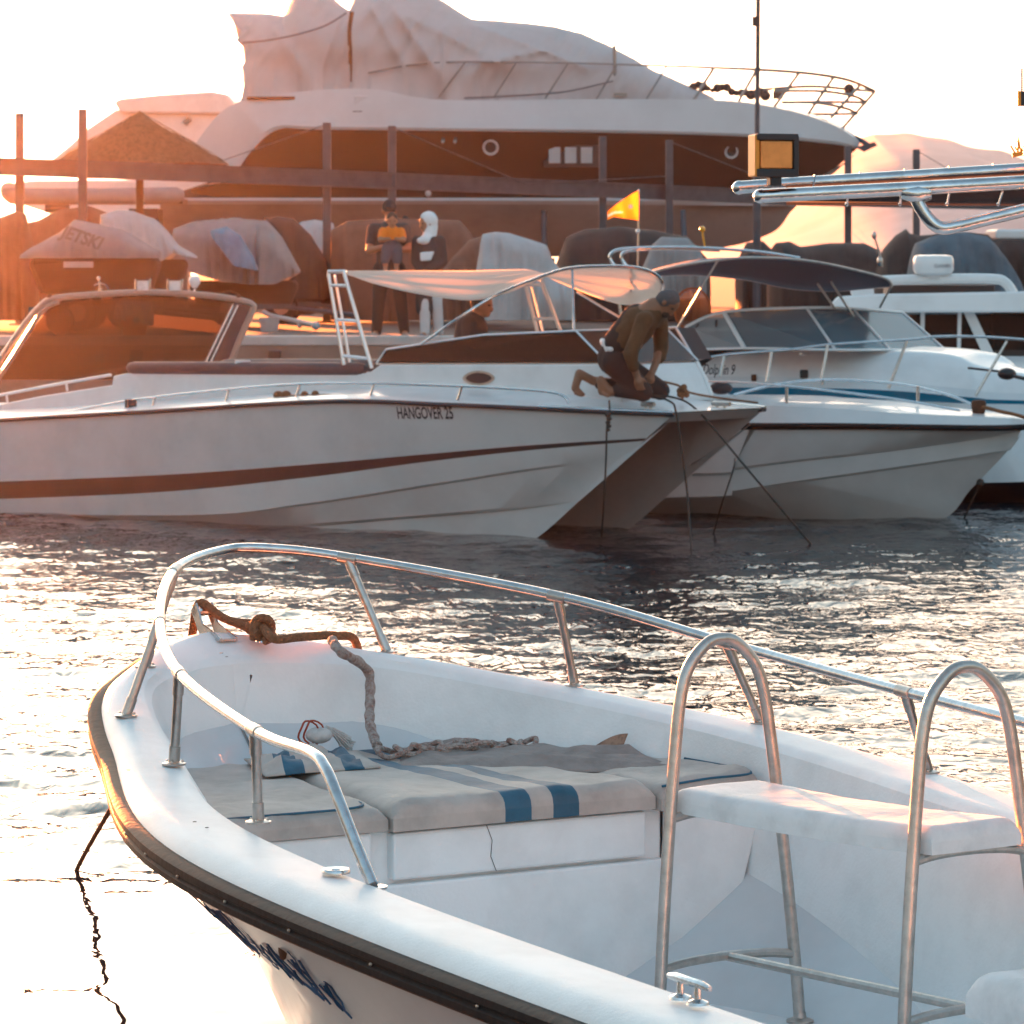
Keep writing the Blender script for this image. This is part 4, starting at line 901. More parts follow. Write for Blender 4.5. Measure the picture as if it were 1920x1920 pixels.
    q = MB(); q.tube([P(1654, 500, 40), P(1648, 470, 40), P(1640, 446, 40)], .012, 6); q.sphere(P(1639, 441, 40), .03, 8, sc=(1, 1, 1.5)); q.sphere(P(1650, 490, 40), .035, 8, sc=(1, 1, 1.6)); meshobj('antenna', q, M['steeld'], b)
    q = MB(); q.tube([P(1322, 464, 40), P(1317, 436, 40)], .012, 6); q.sphere(P(1317, 430, 40), .036, 10); meshobj('stern_lamp', q, mat('amber_lamp', (.8, .35, .04), .2), b)
    # orange mesh back rest
    q = MB(); c_ = P(1298, 580, 40.4)
    for k in range(-8, 9):
        x_ = k*.022; h_ = .22*math.sqrt(max(0, 1-(k/8.6)**2))
        q.tube([c_+Vector((x_, 0, -h_-.02)), c_+Vector((x_, 0, h_-.02))], .004, 4); q.tube([c_+Vector((-h_*.86, 0, x_*1.15)), c_+Vector((h_*.86, 0, x_*1.15))], .004, 4)
    q.tube([c_+Vector((.2*math.cos(a), 0, .235*math.sin(a))) for a in [2*math.pi*i/24 for i in range(24)]], .012, 6, closed=True)
    q.tube([c_-Vector((0, 0, .2)), c_-Vector((0, 0, .75))], .02, 6)
    one('mesh_backrest', q, mat('orange_mesh', (.45, .13, .03), .6), 'round orange mesh backrest under the dark blue bimini beside the kneeling man', 'backrest')
build_cruiser()
def build_cabin_boat():
    Y = 44.0
    def P(x, y, d=0): return PY(x, y, Y+d)
    b = thing('cabin_cruiser', 'white cabin cruiser with a radar dome on its roof arch at the far right', 'boat', P(1850, 700, 2))
    mb = MB()
    fr = Frame((9.6, 40.8), (-.9, .43))
    keel = [(0, 0, 1.0), (.7, 0, .6), (1.5, 0, .0), (3, 0, -.4), (9, 0, -.4)]; ch = [(.6, 0, .75), (2, .9, .4), (4, 1.4, .3), (9, 1.5, .3)]; sh = [(0, 0, 1.3), (.8, .7, 1.32), (2, 1.3, 1.35), (4, 1.6, 1.35), (9, 1.6, 1.3)]
    m_, C = hull(fr, [keel, ch, sh], 24, [1, 0]); meshobj('hull', m_, [M['gelhull'], M['boot']], b, angle=40)
    A = C[-1]; m_ = MB(); m_.grid([[fr.w(p.x, -p.y, p.z) for p in A], [fr.w(p.x, 0, p.z+.1) for p in A], [fr.w(p.x, p.y, p.z) for p in A]]); meshobj('deck', m_, M['gel'], b)
    # cabin house: dark glazing behind white pillars, overhanging roof
    q = MB(); q.prism([P(1590, 700), P(1600, 590), P(1990, 588), P(2050, 700)], [P(1590, 700, 2.3), P(1600, 590, 2.3), P(1990, 588, 2.3), P(2050, 700, 2.3)]); hs_ = meshobj('cabin_glazing', q, glass('dark_cabin_glass', (.06, .08, .10), .5), b, smooth=False)
    q = MB(); q.prism([P(1560, 700, -.02), P(1560, 672, -.02), P(2060, 668, -.02), P(2060, 710, -.02)], [P(1560, 700, 2.4), P(1560, 672, 2.4), P(2060, 668, 2.4), P(2060, 710, 2.4)]); meshobj('cabin_side', q, M['gel'], b, smooth=False)
    for x0, x1, x2, x3 in ((1726, 1734, 1733, 1725), (1796, 1803, 1801, 1794), (1806, 1826, 1868, 1846), (1596, 1606, 1600, 1590)):
        q = MB(); q.prism([P(x0, 584, -.04), P(x1, 584, -.04), P(x2, 672, -.04), P(x3, 672, -.04)], [P(x0, 584, .04), P(x1, 584, .04), P(x2, 672, .04), P(x3, 672, .04)]); meshobj('pillar', q, M['gel'], b, smooth=False)
    q = MB(); q.box(P(1900, 630, .6), (.5, .3, .9)); meshobj('inner_curtain', q, M['greyhull'], b, smooth=False, bevel=.02)
    q = MB(); rp = [(1556, 572), (1570, 556), (1640, 551), (1990, 545), (2010, 560), (2010, 586), (1700, 586), (1560, 580)]
    q.prism([P(x, y, -.35) for x, y in rp], [P(x, y, 2.5) for x, y in rp]); rf = meshobj('roof', q, M['gel'], b, smooth=False, bevel=.03)
    q = MB(); q.tube(cm([P(1612, 556, -.1), P(1606, 545, -.1), P(1612, 532, -.1), P(1640, 527, -.1), P(1760, 523, -.1), P(1860, 523, -.1), P(1885, 530, -.1), P(1900, 550, -.1)], 40), .062, 10); meshobj('roof_arch', q, M['gel'], rf)
    q = MB(); q.prism([P(1597, 556, -.2), P(1592, 540, -.2), P(1602, 526, -.2), P(1650, 524, -.2), P(1638, 535, -.2), P(1640, 556, -.2)], [P(1597, 556, .1), P(1592, 540, .1), P(1602, 526, .1), P(1650, 524, .1), P(1638, 535, .1), P(1640, 556, .1)]); meshobj('arch_foot', q, M['gel'], rf, smooth=False, bevel=.03)
    q = MB(); q.box(P(1760, 543, .4), (1.3, .6, .12)); meshobj('roof_hatch', q, M['dark'], rf, smooth=False, bevel=.02)
    q = MB(); q.lathe([(0, -.125), (.15, -.125), (.22, -.10), (.247, -.06), (.245, .07), (.225, .11), (.16, .122), (0, .125)], P(1750, 497, -.1), (0, 0, 1), 28); q.lathe([(.1, 0), (.1, -.06)], P(1750, 512, -.1), (0, 0, 1), 12); rd = meshobj('radar_dome', q, M['gel'], rf)
    q = MB(); vs, fs = textmesh('GARMIN', .062, 0, sx=1.0, bold=.001); c_ = P(1750, 499, -.1); wv = []
    for v in vs: a = (v.x+.10)/.25; wv.append(c_+Vector((math.sin(a)*.25, -math.cos(a)*.25, v.y)))
    q.add(wv, fs); meshobj('lettering', q, mat('grey_ink', (.3, .3, .32), .6), rd, smooth=False)
build_cabin_boat()
# ================================================================== NEAR CANOPY FRAME (upper right)
def build_near_frame():
    b = thing('canopy_frame', 'polished steel pipe frame with a work lamp reaching in from the right', 'pipe frame', PY(2000, 320, 9.0))
    def P(x, y, d=0): return PY(x, y, 9.0+d)
    q = MB(); q.tube([P(1384, 352, .35), P(1386, 352, .35), P(1500, 344, .33), P(2000, 313, .25), P(2300, 295, .2)], .0175, 14); q.sphere(P(1386, 352, .35), .0185, 14); o = meshobj('frame_pipe', q, M['steel'], b)
    for x_ in (1525, 1610, 1694, 1777, 1860):
        t = MB(); c_ = P(x_, 352-(x_-1386)*.063, .33); t.tube([c_+Vector((.004*math.sin(a), .0205*math.cos(a), .0205*math.sin(a))) for a in [2*math.pi*i/14 for i in range(14)]], .0028, 6, closed=True); t.tube([c_+Vector((0, -.01, .016)), c_+Vector((.012, -.02, -.02))], .0025, 5); meshobj('cord_tie', t, M['tieblue'], o)
    q = MB(); q.tube([P(1424, 368), P(1426, 368), P(1700, 354), P(2000, 337), P(2300, 320)], .0175, 14); q.sphere(P(1426, 368), .0185, 14); meshobj('frame_pipe', q, M['steel'], b)
    q = MB(); q.tube(cm([P(1716, 366), P(1724, 386), P(1742, 412), P(1764, 427), P(1795, 424), P(1850, 411), P(1930, 392), P(2100, 352)], 50), .0165, 14); meshobj('brace_pipe', q, M['steel'], b, angle=80)
    q = MB(); q.tube([P(1690, 360), P(1720, 364), P(1745, 361)], [.017, .026, .017], 12); meshobj('welded_joint', q, M['steel'], b)
    q = MB(); q.grid([[P(1470, 368, .18), P(2300, 335, .1)], [P(1475, 382, .34), P(2300, 385, .26)]]); cn = meshobj('canvas_edge', q, cloth('dark_canvas', (.03, .03, .035), .05), b); cn.modifiers.new('s', 'SOLIDIFY').thickness = .003
    for k, (x0, x1) in enumerate(((1588, 1590), (1688, 1690), (1776, 1780), (1872, 1880))):
        q = MB(); q.tube([P(x1, 368-(x1-1600)*.03, -.0), P(x0, 383, .05)], .003, 5); q.sphere(P(x0, 383, .05), .0055, 8); meshobj('hanging_hook', q, M['steel'], b)
    # lamp
    q = MB(); c_ = P(1453, 292, -.02); rz = R(16); ax = Matrix.Rotation(rz, 3, 'Z')
    for dx, dz, sx, sz in ((0, .046, .108, .016), (0, -.043, .108, .02), (.048, 0, .014, .10)):
        q.box(c_+ax@Vector((dx, 0, dz)), (sx, .05, sz), ax=ax)
    q.box(c_+ax@Vector((0, .03, 0)), (.10, .02, .09), ax=ax)
    q.box(c_+ax@Vector((-.002, .0, -.06)), (.03, .03, .03), ax=ax)
    lm = meshobj('work_lamp', q, M['dark'], b, smooth=False, bevel=.003)
    q = MB(); q.box(c_+ax@Vector((-.002, -.005, .002)), (.085, .03, .07), ax=ax); meshobj('lamp_glass', q, M['amber'], lm, smooth=False, bevel=.004)
    q = MB(); q.box(c_+ax@Vector((-.052, .01, .0)), (.012, .055, .104), ax=ax); meshobj('lamp_side', q, M['orange'], lm, smooth=False, bevel=.003)
    # second small lamp on a hanging rod at the frame edge
    b2 = thing('hanging_lamp', 'small dark lamp with an orange side hanging at the far right edge of the picture', 'lamp', P(1925, 185))
    q = MB(); q.box(P(1926, 185), (.038, .04, .036)); meshobj('lamp_body', q, M['dark'], b2, smooth=False, bevel=.002)
    q = MB(); q.box(P(1909, 185), (.009, .042, .037)); meshobj('lamp_side', q, M['orange'], b2, smooth=False, bevel=.002)
    q = MB()
    for k in range(11): q.sphere(P(1916, 172-4.2*k*1.0), .0032, 6)
    q.tube([P(1916, 30), P(1916, 175)], .0008, 4); q.tube([P(1919, 230), P(1919, 290)], .0008, 4); meshobj('chain', q, M['steeld'], b2)
    q = MB()
    for k in range(14):
        a = random.uniform(-.6, .6); c2 = P(1905+k*1.6, 290, .1); q.tube([c2, c2+Vector((a*.03, 0, random.uniform(.015, .05)))], .0022, 4)
    q.tube([P(1898, 291, .1), P(1935, 284, .1)], .006, 6)
    one('orange_twine', q, M['orange'], 'tuft of frayed orange twine caught on the top of the near pipe frame', 'twine')
M['tieblue'] = mat('cord_tie_plastic', (.25, .33, .38), .5)
M['amber'] = mat('amber_reflector', (.85, .34, .10), .25, .4, nscale=20, namt=.4)
M['orange'] = mat('orange_plastic', (.85, .30, .03), .4)
build_near_frame()
# ================================================================== QUAY
QZ = 1.57
def build_quay():
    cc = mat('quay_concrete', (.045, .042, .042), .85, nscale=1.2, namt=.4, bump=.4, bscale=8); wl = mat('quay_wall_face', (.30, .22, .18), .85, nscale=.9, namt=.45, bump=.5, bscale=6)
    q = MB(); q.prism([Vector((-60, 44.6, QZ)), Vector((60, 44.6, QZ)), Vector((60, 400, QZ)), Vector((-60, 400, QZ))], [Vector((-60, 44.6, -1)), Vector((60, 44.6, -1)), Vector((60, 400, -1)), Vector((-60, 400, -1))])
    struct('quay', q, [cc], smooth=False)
    q = MB(); q.box((0, 44.57, (QZ-.02-1)/2+.0), (119, .04, QZ-.06+1)); struct('quay_wall', q, wl, smooth=False)
    q = MB(); q.box((0, 44.66, QZ+.02), (119.5, .26, .12)); struct('quay_kerb', q, mat('kerb_paint', (.55, .52, .50), .6, nscale=2, namt=.3), smooth=False, bevel=.015)
    post = None
    for k, x_ in enumerate((255, 515, 1380, 1640)):
        q = MB(); c_ = PY(x_, 700, 44.45); q.box((c_.x, 44.46, .8), (.16, .16, 1.35)); one('rubbing_post', q, M['stripe'], 'dark rubbing post on the quay wall face, number %s from the left' % ('one', 'two', 'three', 'four')[k], 'post', 'rubbing posts on the quay wall', smooth=False, bevel=.02)
build_quay()
def build_steel_rack():
    st_ = M['rack']
    tab = [(37, 212, 58.0), (155, 204, 57.5), (613, 230, 60.5), (735, 236, 61.5), (1130, 256, 66), (1255, 263, 67), (1590, 274, 72), (1718, 280, 73)]
    b = thing('boat_rack', 'long dark steel beam on square posts in front of the big yacht', 'rack', PY(800, 610, 62))
    for px, py, Y in tab:
        t = PY(px, py, Y); w_ = .135
        q = MB(); q.box((t.x, Y, (t.z+QZ)/2), (w_, w_, t.z-QZ)); meshobj('post', q, st_, b, smooth=False, bevel=.01)
        q = MB(); q.box((t.x, Y, QZ+.012), (.3, .3, .024)); meshobj('base_plate', q, st_, b, smooth=False)
    P0 = [PY(-120, 308, 56.6), PY(613, 334, 60.35), PY(1130, 356, 65.85), PY(1500, 372, 70.4), PY(2100, 386, 78)]
    q = MB()
    g = []
    for dy, dz in ((-.06, .14), (-.06, .11), (-.01, .11), (-.01, -.11), (-.06, -.11), (-.06, -.14), (.10, -.14), (.10, .14), (-.06, .14)):
        g.append([p+Vector((0, dy-.12, dz)) for p in P0])
    q.grid(g); bm_ = meshobj('beam', q, st_, b, smooth=False)
    # bracing wires
    q = MB()
    for a, c_ in (((740, 240, 61.4), (985, 345, 64)), ((1262, 268, 67), (1470, 350, 70)), ((1722, 284, 73), (1800, 330, 74)), ((985, 345, 64), (1255, 330, 67)), ((615, 232, 60.5), (420, 300, 59))):
        q = MB(); q.tube([PY(*a), PY(*c_)], .008, 4); meshobj('bracing_wire', q, st_, b)
M['rack'] = mat('rack_steel', (.06, .09, .12), .45, .3, nscale=4, namt=.4)
build_steel_rack()
# ================================================================== COVERED SHAPES
def cover_mesh(top, bot, Y, half, seed=0, wr=.05, nx=60, nv=22, sharp=.62, fold=3.0):
    x0, x1 = top[0][0], top[-1][0]; g = []
    cols = []
    for i in range(nx+1):
        x_ = x0+(x1-x0)*i/nx; yt = lerp_tab(top, x_); yb = lerp_tab(bot, x_) if isinstance(bot, list) else bot
        e_ = min(1, i/(nx*.10)+.12, (nx-i)/(nx*.10)+.12)
        col = []
        for j in range(nv+1):
            a = math.pi*j/nv
            t = -math.cos(a)*half*(e_**.5); k = math.sin(a)**sharp
            zt = PY(x_, yt, Y).z; zb = PY(x_, yb, Y-half*.6).z
            p = Vector((PY(x_, yt, Y).x, Y+t, zb+(zt-zb)*k))
            n0 = noise.noise(Vector((x_*.02*fold+j*.05, j*.09, seed))); fo = (.9-2.6*abs(n0))*(1-k*.7)+.5*noise.noise(Vector((p.x*2.2, p.z*2.2+seed, seed*2)))+.5*(.5-1.8*abs(noise.noise(Vector((p.x*1.3+p.z*1.9, p.z*.8, seed*3)))))
            p.y += wr*fo*2.2*(1 if j < nv/2 else -1); p.z += wr*.25*noise.noise(Vector((p.x*3, seed, j*.3)))
            p.x += wr*.4*noise.noise(Vector((p.z*3, seed+4, j*.2)))
            col.append(p)
        cols.append(col)
    mb = MB(); mb.grid(cols); mb.poly(cols[0]); mb.poly(cols[-1][::-1]); return mb
M['tarp'] = cloth('white_tarpaulin', (.50, .52, .54), .08, nscale=1.2, namt=.12)
M['cgrey'] = cloth('grey_cover', (.30, .31, .32), .1, nscale=2, namt=.3)
M['clight'] = cloth('pale_grey_cover', (.48, .50, .52), .1, nscale=2, namt=.25)
M['cdark'] = cloth('dark_cover', (.035, .03, .03), .05, nscale=2, namt=-.6)
M['cbrown'] = cloth('brown_cover', (.22, .11, .08), .15, nscale=2, namt=.4)
M['cblue'] = cloth('slate_blue_cover', (.10, .15, .19), .05, nscale=1.6, namt=.5)
def cover(name, top, bot, Y, half, m, label, seed=1, group=None, **k):
    return one(name, cover_mesh(top, bot, Y, half, seed, **k), m, label, 'cover', group, angle=70)
def build_covered_craft():
    G = 'covered craft parked on the quay'
    def craft(top, bot, hull_, Y, half, m, label, seed, text=None, **k):
        t = thing('covered_jet_ski', label, 'jet ski', PY((top[0][0]+top[-1][0])/2, 600, Y), G)
        t.location.z = QZ
        ROOT[t.name] = Vector(t.location)
        c_ = meshobj('cover', cover_mesh(top, bot, Y, half, seed, **k), m, t, angle=70)
        x0, x1, yt, yb = hull_
        A_ = [PY(x0, yt+6, Y-half*.7), PY(x0+12, yt, Y-half*.8), PY(x1-14, yt, Y-half*.8), PY(x1, yt+5, Y-half*.5), PY(x1-20, yb, Y-half*.4), PY(x0+24, yb, Y-half*.4)]
        q = MB(); q.prism(A_, [Vector((p.x, 2*Y-p.y, p.z)) for p in A_]); meshobj('hull', q, M['cdark'], t, smooth=False, bevel=.08)
        # trailer under it
        q = MB(); z_ = QZ+.32
        for sg in (-1, 1): q.box((PY((x0+x1)/2, 0, Y).x, Y+sg*.5, z_), ((x1-x0)/F*Y*.9, .06, .08))
        q.box((PY((x0+x1)/2, 0, Y).x, Y, z_-.02), (.08, 1.0, .05))
        q.tube([Vector((PY(x1, 0, Y).x-.3, Y-.5, z_)), Vector((PY(x1, 0, Y).x+.9, Y-.9, z_-.12))], .035, 6); meshobj('trailer_frame', q, M['rack'], t, smooth=False)
        for sg in (-1, 1):
            q = MB(); c2 = Vector((PY((x0+x1)/2-20, 0, Y).x, Y+sg*.68, QZ+.28)); q.lathe([(.0, -.08), (.16, -.08), (.27, -.07), (.28, 0), (.27, .07), (.16, .08), (0, .08)], c2, (0, 1, 0), 20); w_ = meshobj('wheel', q, M['black'], t)
            q = MB(); q.lathe([(0, -.1), (.13, -.09), (.14, -.06)], c2, (0, 1, 0), 14); meshobj('rim', q, M['steeld'], w_)
        if text: text(c_)
        return t
    def jt(c_):
        q = MB(); put_text(q, 'JETSKI', .25, PY(152, 446, 50.9)+Vector((0, 0, 0)), (1, 0, -.34), (.25, .1, 1), sx=.85, bold=.01, shear=.3); meshobj('cover_lettering', q, mat('grey_cover_print', (.20, .18, .17), .8), c_, smooth=False)
        q = MB(); q.box(PY(147, 496, 51.2), (.42, .02, .085)); meshobj('label_plate', q, M['clight'], c_, smooth=False)
    craft([(40, 477), (115, 434), (140, 412), (185, 420), (230, 430), (300, 470)], 484, (50, 300, 484, 552), 52, .55, M['cgrey'], 'jet ski under a pale grey cover with dark lettering at the far left', 2, jt, wr=.03)
    craft([(190, 402), (222, 394), (250, 395), (290, 410), (312, 432), (332, 458), (368, 482)], [(190, 430), (225, 452), (262, 494), (310, 490), (330, 475), (368, 484)], (180, 350, 486, 560), 54, .6, M['clight'], 'jet ski under a whitish cover hanging down at the right, second from the left', 5, None, wr=.05)
    craft([(325, 428), (360, 416), (440, 408), (500, 412), (530, 445), (562, 507)], [(325, 500), (420, 528), (480, 534), (520, 533), (562, 512)], (350, 560, 526, 580), 56, .6, M['cgrey'], 'jet ski under a grey and blue cover with its nose to the right', 7, None, wr=.05)
    q = cover_mesh([(395, 432), (425, 424), (450, 440), (475, 480), (484, 502)], [(395, 440), (440, 498), (484, 508)], 55.2, .25, 3, wr=.01); one('blue_cover', q, cloth('faded_blue_cover', (.13, .30, .42), .05, nscale=3, namt=.4), 'bright faded blue patch of cover on the front of the third jet ski', 'cover', angle=70)
    craft([(488, 412), (520, 405), (552, 412), (585, 442), (612, 490), (620, 540)], [(488, 560), (620, 560)], (495, 610, 555, 590), 60, .7, M['cdark'], 'craft under a black cover just left of the steel post', 9, None, wr=.05)
    cover('boat_cover', [(-80, 430), (-30, 418), (5, 405), (30, 396), (48, 401), (62, 470), (70, 520)], 600, 54, .7, M['cbrown'], 'brown cover cut off by the left edge of the picture', 11, G)
    cover('boat_cover', [(40, 420), (72, 413), (92, 402), (118, 392), (165, 385), (205, 400), (240, 470)], 590, 58, .8, M['cbrown'], 'dark brown peaked cover behind the lettered jet ski', 12, G)
    cover('boat_cover', [(552, 425), (566, 416), (590, 412), (625, 418), (640, 480)], 560, 64, .7, M['clight'], 'small pale cover peeping out left of the steel post', 13, G)
    cover('boat_cover', [(622, 430), (650, 414), (700, 411), (800, 410), (862, 414), (885, 440), (900, 500)], 600, 60, 1.0, M['cbrown'], 'wide reddish brown cover behind the man with the child', 14, G, wr=.05)
    cover('boat_cover', [(820, 520), (850, 480), (880, 450), (905, 444), (940, 455), (960, 520)], 600, 57, .7, M['cbrown'], 'grey brown cover between the woman and the pale grey cover', 15, G)
    cover('boat_cover', [(890, 520), (905, 440), (930, 434), (955, 436), (1000, 450), (1025, 458), (1035, 485), (1055, 515), (1075, 545)], 600, 54, .8, M['clight'], 'pale grey cover with deep folds right of the woman in the headscarf', 16, G, wr=.09, fold=2.2)
    cover('boat_cover', [(1040, 500), (1060, 445), (1100, 430), (1160, 425), (1230, 432), (1290, 445), (1330, 490)], 600, 62, 1.1, M['cdark'], 'large black cover behind the orange flag', 17, G)
    cover('boat_cover', [(1205, 500), (1222, 460), (1240, 444), (1290, 446), (1312, 470), (1325, 500)], 560, 58, .6, M['cgrey'], 'grey cover behind the chrome arch of the bimini', 18, G)
    cover('boat_cover', [(1440, 475), (1455, 455), (1480, 453), (1500, 463), (1560, 455), (1620, 456), (1650, 470), (1670, 520)], 600, 66, 1.2, M['cdark'], 'low dark cover on the quay against the peach sky', 19, G)
    cover('boat_cover', [(1380, 490), (1400, 455), (1430, 452), (1450, 470), (1470, 500)], 600, 70, 1.0, M['cdark'], 'small black cover at the foot of the tall mast', 20, G)
    cover('boat_cover', [(1640, 520), (1655, 468), (1680, 440), (1697, 428), (1703, 436), (1720, 441), (1760, 438), (1800, 440), (1840, 520)], 600, 60, 1.0, M['cdark'], 'dark peaked cover left of the slate blue cover', 21, G)
    cover('boat_cover', [(1700, 520), (1715, 455), (1760, 436), (1810, 434), (1850, 440), (1875, 470), (1905, 515), (1925, 560)], 620, 54, .9, M['cblue'], 'large slate blue cover behind the radar dome', 22, G, wr=.08, fold=2.4)
    cover('boat_cover', [(1845, 470), (1860, 442), (1900, 438), (2000, 440), (2060, 520)], 620, 62, 1.0, M['cdark'], 'black cover at the right edge of the picture', 23, G)
    q = MB(); q.box(PY(1930, 440, 60), (1.3, 1.4, .16)); one('white_roof', q, M['gel'], 'white flat boat roof above the black cover at the right edge', 'roof', smooth=False, bevel=.04)
build_covered_craft()
# small things on the quay
def build_quay_clutter():
    b = thing('bucket', 'bucket stuffed with white sacking standing on the quay at the left', 'bucket', PY(252, 610, 49.5))
    q = MB(); c_ = Vector((PY(252, 0, 49).x, 49, QZ)); q.lathe([(0, .0), (.15, 0), (.19, .26), (.17, .26), (.14, .02), (0, .02)], c_, (0, 0, 1), 20); meshobj('pail', q, M['orange'], b)
    q = cover_mesh([(214, 585), (222, 565), (240, 560), (262, 566), (284, 563), (288, 590)], [(214, 596), (288, 612)], 49, .2, 31, wr=.03, nx=30); meshobj('sacking', q, M['clight'], b, angle=70)
    b = thing('bucket', 'white tub lying on the quay behind the left windshield pillar', 'tub', PY(505, 600, 52)); c_ = Vector((PY(505, 0, 52).x, 52, QZ)); q = MB(); q.lathe([(0, 0), (.12, 0), (.15, .2), (.13, .2), (.11, .01)], c_, (0, 0, 1), 16); meshobj('pail', q, M['clight'], b)
    q = MB(); q.tube(cm([PY(495, 585, 54), PY(510, 592, 53.5), PY(560, 603, 52), PY(590, 610, 51)], 12), .035, 8); q.tube([PY(560, 603, 52), PY(562, 612, 51.8)], .03, 6); q.sphere(PY(592, 611, 51), .06, 8)
    one('trailer_tongue', q, M['greyhull'], 'grey trailer drawbar lying on the quay below the black cover', 'drawbar')
    q = MB(); c_ = Vector((PY(228, 0, 48).x, 48, QZ+.17))
    q = MB(); c_ = Vector((PY(113, 0, 49).x, 49, QZ+.2)); q.lathe([(.0, -.07), (.1, -.07), (.18, -.06), (.2, 0), (.18, .06), (.1, .07), (0, .07)], c_, (0, 1, 0), 20); one('spare_wheel', q, M['black'], 'dark wheel standing on the quay behind the left windshield', 'wheel')
    # straw parasol
    b = thing('straw_parasol', 'conical straw beach parasol behind the steel beam at the upper left', 'parasol', PY(262, 600, 66))
    ap = PY(262, 213, 66); ap.z = PY(262, 213, 66).z; q = MB(); rs = random.Random(2); z1 = PY(262, 308, 66).z; rr = (430-95)/2/F*66
    rows = []
    for i in range(9):
        k = i/8; rows.append([Vector((ap.x+rr*k*math.cos(a)*(1+.05*rs.uniform(-1, 1)*k), 66+rr*k*math.sin(a), ap.z+(z1-ap.z)*k**1.0-.03*k*rs.random())) for a in [2*math.pi*j/40 for j in range(40)]])
    q.grid(rows, closed=True)
    for k in range(420):
        a = rs.uniform(0, 2*math.pi); k0 = rs.uniform(.0, .8); k1 = k0+rs.uniform(.15, .3)
        p0 = Vector((ap.x+rr*k0*math.cos(a), 66+rr*k0*math.sin(a), ap.z+(z1-ap.z)*k0+.05)); p1 = Vector((ap.x+rr*k1*math.cos(a+.02), 66+rr*k1*math.sin(a+.02), ap.z+(z1-ap.z)*k1+.02+rs.uniform(-.03, .03)))
        d = Vector((-math.sin(a), math.cos(a), 0))*.03; q.add([p0-d*.5, p0+d*.5, p1+d, p1-d], [(0, 1, 2, 3)])
    meshobj('thatch', q, mat('straw_thatch', (.16, .10, .06), .95, nscale=9, namt=.6), b, smooth=False)
    q = MB(); q.tube([Vector((ap.x, 66, QZ)), ap], .07, 8); meshobj('pole', q, M['rust'], b)
    # flag
    b = thing('flag', 'orange pennant with a white star and wedge on a slim pole above the bimini arch', 'flag', PY(1196, 465, 41))
    q = MB(); q.tube([PY(1196, 500, 41), PY(1198, 357, 41)], .010, 8); q.sphere(PY(1196, 434, 41), .028, 8); q.sphere(PY(1198, 357, 41), .014, 8); meshobj('pole', q, M['steel'], b)
    def fl(u, v):   # u 0 at the pole, 1 at the free end
        x_ = 1197-u*58; yt = 357+u*32+8*u*u; yb = 413-u*8+18*max(0, u-.8)*2.2; y_ = yt+(yb-yt)*v
        return PY(x_, y_, 41-.06*math.sin(u*7+v*1.5))
    nu, nv = 30, 14; q = MB(); q.grid([[fl(i/nu, j/nv) for i in range(nu+1)] for j in range(nv+1)], mfun=lambda j, i: 1 if (i/nu > .45 and abs(j/nv-.62+.25*(i/nu-.5)) < .30*(i/nu-.42)) else 0)
    fo = meshobj('flag_cloth', q, [cloth('orange_flag_cloth', (.85, .28, .02), .55), cloth('white_flag_cloth', (.8, .7, .6), .5)], b)
    q = MB(); c_ = fl(.25, .48)+Vector((0, -.02, 0)); q.poly([c_+Vector((.034*math.cos(a)*(1 if i % 2 == 0 else .45), 0, .034*math.sin(a)*(1 if i % 2 == 0 else .45))) for i, a in enumerate([math.pi/2+math.pi*2*i/14 for i in range(14)])]); meshobj('star', q, M['gel'], fo, smooth=False)
    # mast
    b = thing('lamp_mast', 'tall thin mast with a small box near its top, standing behind the work lamp', 'mast', PY(1419, 590, 60))
    q = MB(); q.tube([Vector((PY(1419, 0, 60).x, 60, QZ)), PY(1419, 330, 60), ], .068, 10); q.tube([PY(1419, 330, 60), PY(1422, -60, 60)], .042, 10); meshobj('pole', q, M['rack'], b)
    q = MB(); q.box(PY(1416, 40, 59.9), (.1, .1, .16)); meshobj('junction_box', q, M['dark'], b, smooth=False)
    # far building outline at the right edge and hills
    q = MB(); q.box(PY(1990, 200, 330), (8.2, 6, 44)); 
    pass
build_quay_clutter()
def build_hills():
    m = mat('hill_ground', (.60, .50, .47), .95, nscale=.06, namt=.3)
    g = []; xs = [(1200, 500), (1400, 400), (1500, 320), (1580, 268), (1640, 252), (1700, 250), (1780, 262), (1850, 280), (1920, 296), (2050, 350), (2300, 440), (2600, 500)]
    top = []; Yh = 560
    for i in range(120):
        x_ = 1200+1400*i/119; y_ = lerp_tab(xs, x_); p = PY(x_, y_, Yh); p.z += .8*noise.noise(Vector((i*.2, 0, 0))); top.append(p)
    q = MB(); q.grid([[Vector((p.x, Yh-150, 2)) for p in top], [Vector((p.x, Yh-60, 2+(p.z-2)*.62+1.1*noise.noise(Vector((p.x*.07, 3, 0))))) for p in top], top, [Vector((p.x, Yh+120, 0)) for p in top]])
    struct('hills', q, m)
build_hills()
